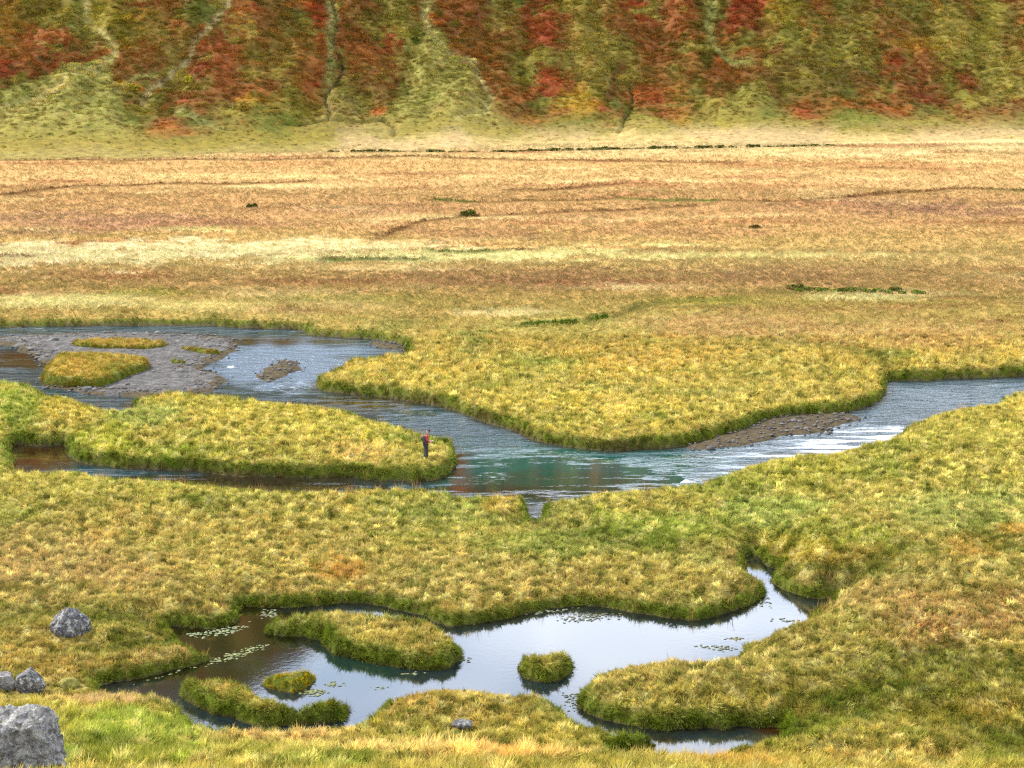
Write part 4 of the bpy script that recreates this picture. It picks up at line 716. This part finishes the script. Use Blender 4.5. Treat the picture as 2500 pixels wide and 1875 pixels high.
Jb = [tuple(j[:3]) + tuple(r * (.74 if i in (0, 1, 2, 3, 6, 10, 14, 18) else 1) for r in (j[3:] if len(j) > 4 else (j[3], j[3]))) for i, j in enumerate(J)]
body = skinned('person', Jb, E, M_SKIN, None, 1)
# head: one sculpted form joined to the same mesh, bent forward to look at the hands
bm = bmesh.new(); bm.from_mesh(body.data); hd = bmesh.new(); bmesh.ops.create_icosphere(hd, subdivisions=4, radius=1)
for v in hd.verts:
    x, y, z = v.co; q = Vector((x * .098, y * .076, z * .118))
    if z < -.1: q.y *= 1 - .30 * min(1, (-z - .1)); q.x *= 1 - .10 * (-z - .1)
    if x > 0: q.x += .026 * math.exp(-(y / .16) ** 2 - ((z + .12) / .22) ** 2) - .010 * math.exp(-((abs(y) - .36) / .16) ** 2 - ((z - .08) / .12) ** 2) + .008 * math.exp(-(y / .3) ** 2 - ((z + .48) / .06) ** 2) - .006 * math.exp(-(y / .3) ** 2 - ((z + .56) / .04) ** 2) + .014 * math.exp(-(y / .3) ** 2 - ((z + .85) / .2) ** 2)
    if abs(y) > .8: q.y += math.copysign(.02, y) * math.exp(-((x + .05) / .18) ** 2 - ((z + .05) / .25) ** 2)
    v.co = q
HM = Matrix.Translation((.135, 0, 1.635)) @ Matrix.Rotation(math.radians(34), 4, 'Y'); hd.transform(HM); tmp = bpy.data.meshes.new('h'); hd.to_mesh(tmp); bm.from_mesh(tmp); bm.to_mesh(body.data); bm.free(); hd.free()
for p_ in body.data.polygons: p_.use_smooth = True
def cloth(name, idx, ed, grow, m, lab=None, mods={}):
    mp_ = {a: i for i, a in enumerate(idx)}; js = []
    for a in idx: j = J[a]; r0 = j[3]; r1 = j[4] if len(j) > 4 else j[3]; dx_, dy_, dz_, g_ = mods.get(a, (0, 0, 0, 0)); js.append((j[0] + dx_, j[1] + dy_, j[2] + dz_, r0 + grow + g_, r1 + grow + g_))
    o = skinned(name, js, [(mp_[a], mp_[b]) for a, b in ed], m, body, 2)
    if lab: o['label'] = lab
    return o
cloth('waders', [0, 14, 15, 16, 18, 19, 20], [(0, 14), (14, 15), (15, 16), (0, 18), (18, 19), (19, 20)], .04, M_WADE, 'loose dark grey waders', {16: (0, 0, -.02, .035), 20: (0, 0, -.02, .035), 0: (0, 0, .08, -.005)})
cloth('sweater', [0, 1, 2, 3, 6, 7, 8, 10, 11, 12], [(0, 1), (1, 2), (2, 3), (3, 6), (6, 7), (7, 8), (3, 10), (10, 11), (11, 12)], .022, M_RED, 'red-orange sweater', {0: (0, 0, -.12, -.005)})
vest = cloth('vest', [0, 1, 2, 3], [(0, 1), (1, 2), (2, 3)], .045, M_GREY, 'dark grey fishing vest, full over the back', {0: (-.01, 0, -.08, .0), 1: (-.035, 0, 0, 0), 2: (-.06, 0, .02, .01), 3: (-.05, 0, .0, .02)})
bag = skinned('back_pocket', [(-.17, 0, 1.12, .05, .11), (-.19, 0, 1.25, .06, .12), (-.15, 0, 1.38, .05, .10)], [(0, 1), (1, 2)], M_GREY, vest, 2)
for s_, a, b in ((1, 16, 17), (-1, 20, 21)):
    cloth('boot', [a, b], [(a, b)], .02, M_BOOT, None, {a: (-.02, 0, -.045, 0), b: (.03, 0, 0, 0)})
cloth('collar', [3, 4, 5], [(3, 4), (4, 5)], .02, M_DRED, 'maroon collar', {3: (-.01, 0, .0, .02), 4: (-.02, 0, -.01, .02), 5: (-.03, 0, -.03, .0)})
def capmesh(name, m, zcut, gr, brim):
    b = bmesh.new(); bmesh.ops.create_icosphere(b, subdivisions=4, radius=1); bmesh.ops.delete(b, geom=[v for v in b.verts if v.co.z < zcut], context='VERTS')
    for v in b.verts: x, y, z = v.co; v.co = (x * (.098 + gr) - .004, y * (.078 + gr), z * (.122 + gr) + .004)
    if brim:
        g0 = len(b.verts); n0 = 9
        rows_ = []
        for i in range(2):
            rows_.append([b.verts.new(((.085 + i * .085) * math.cos(t_) + .01, (.085) * math.sin(t_) * (1 - .12 * i), .048 - .022 * i - .01 * abs(math.sin(t_)))) for t_ in np.linspace(-1.15, 1.15, n0)])
        for i in range(n0 - 1): b.faces.new((rows_[0][i], rows_[1][i], rows_[1][i + 1], rows_[0][i + 1]))
        bmesh.ops.solidify(b, geom=list(b.faces), thickness=.004)
    b.transform(HM); me = bpy.data.meshes.new(name); b.to_mesh(me); b.free()
    for p_ in me.polygons: p_.use_smooth = True
    return link(name, me, m, body)
capmesh('hair', M_HAIR, -.25, .004, False).scale = (1, 1, 1); capmesh('cap', M_DRED, .22, .012, True)
hair = [c for c in body.children if c.name.startswith('hair')][0]; b = bmesh.new(); b.from_mesh(hair.data); inv = HM.inverted()
bmesh.ops.delete(b, geom=[v for v in b.verts if (inv @ v.co).x > .02 and (inv @ v.co).z < .06], context='VERTS'); b.to_mesh(hair.data); b.free()
RZ = math.radians(14)
body.location = (px_, py_, pz_ - .02); body.rotation_euler = (0, 0, RZ); body.scale = (1.03,) * 3
prop(body, 'person in dark cap, red sweater and waders, standing on the bank looking at their hands', 'person')
# the small thing in his hands
b = bmesh.new(); bmesh.ops.create_cube(b, size=1)
for v in b.verts: v.co = (v.co.x * .10, v.co.y * .07, v.co.z * .028)
bmesh.ops.bevel(b, geom=list(b.edges), offset=.008, segments=2); me = bpy.data.meshes.new('fly_box'); b.to_mesh(me); b.free()
fb = link('fly_box', me, M_PALE); w = Matrix.Rotation(RZ, 4, 'Z') @ Vector((.40, .0, 1.075)) * 1.03; fb.location = body.location + w; fb.rotation_euler = (0, -.2, RZ); prop(fb, 'small pale flat box held in the hands of the standing person', 'box')
bpy.data.objects.remove(BOD)
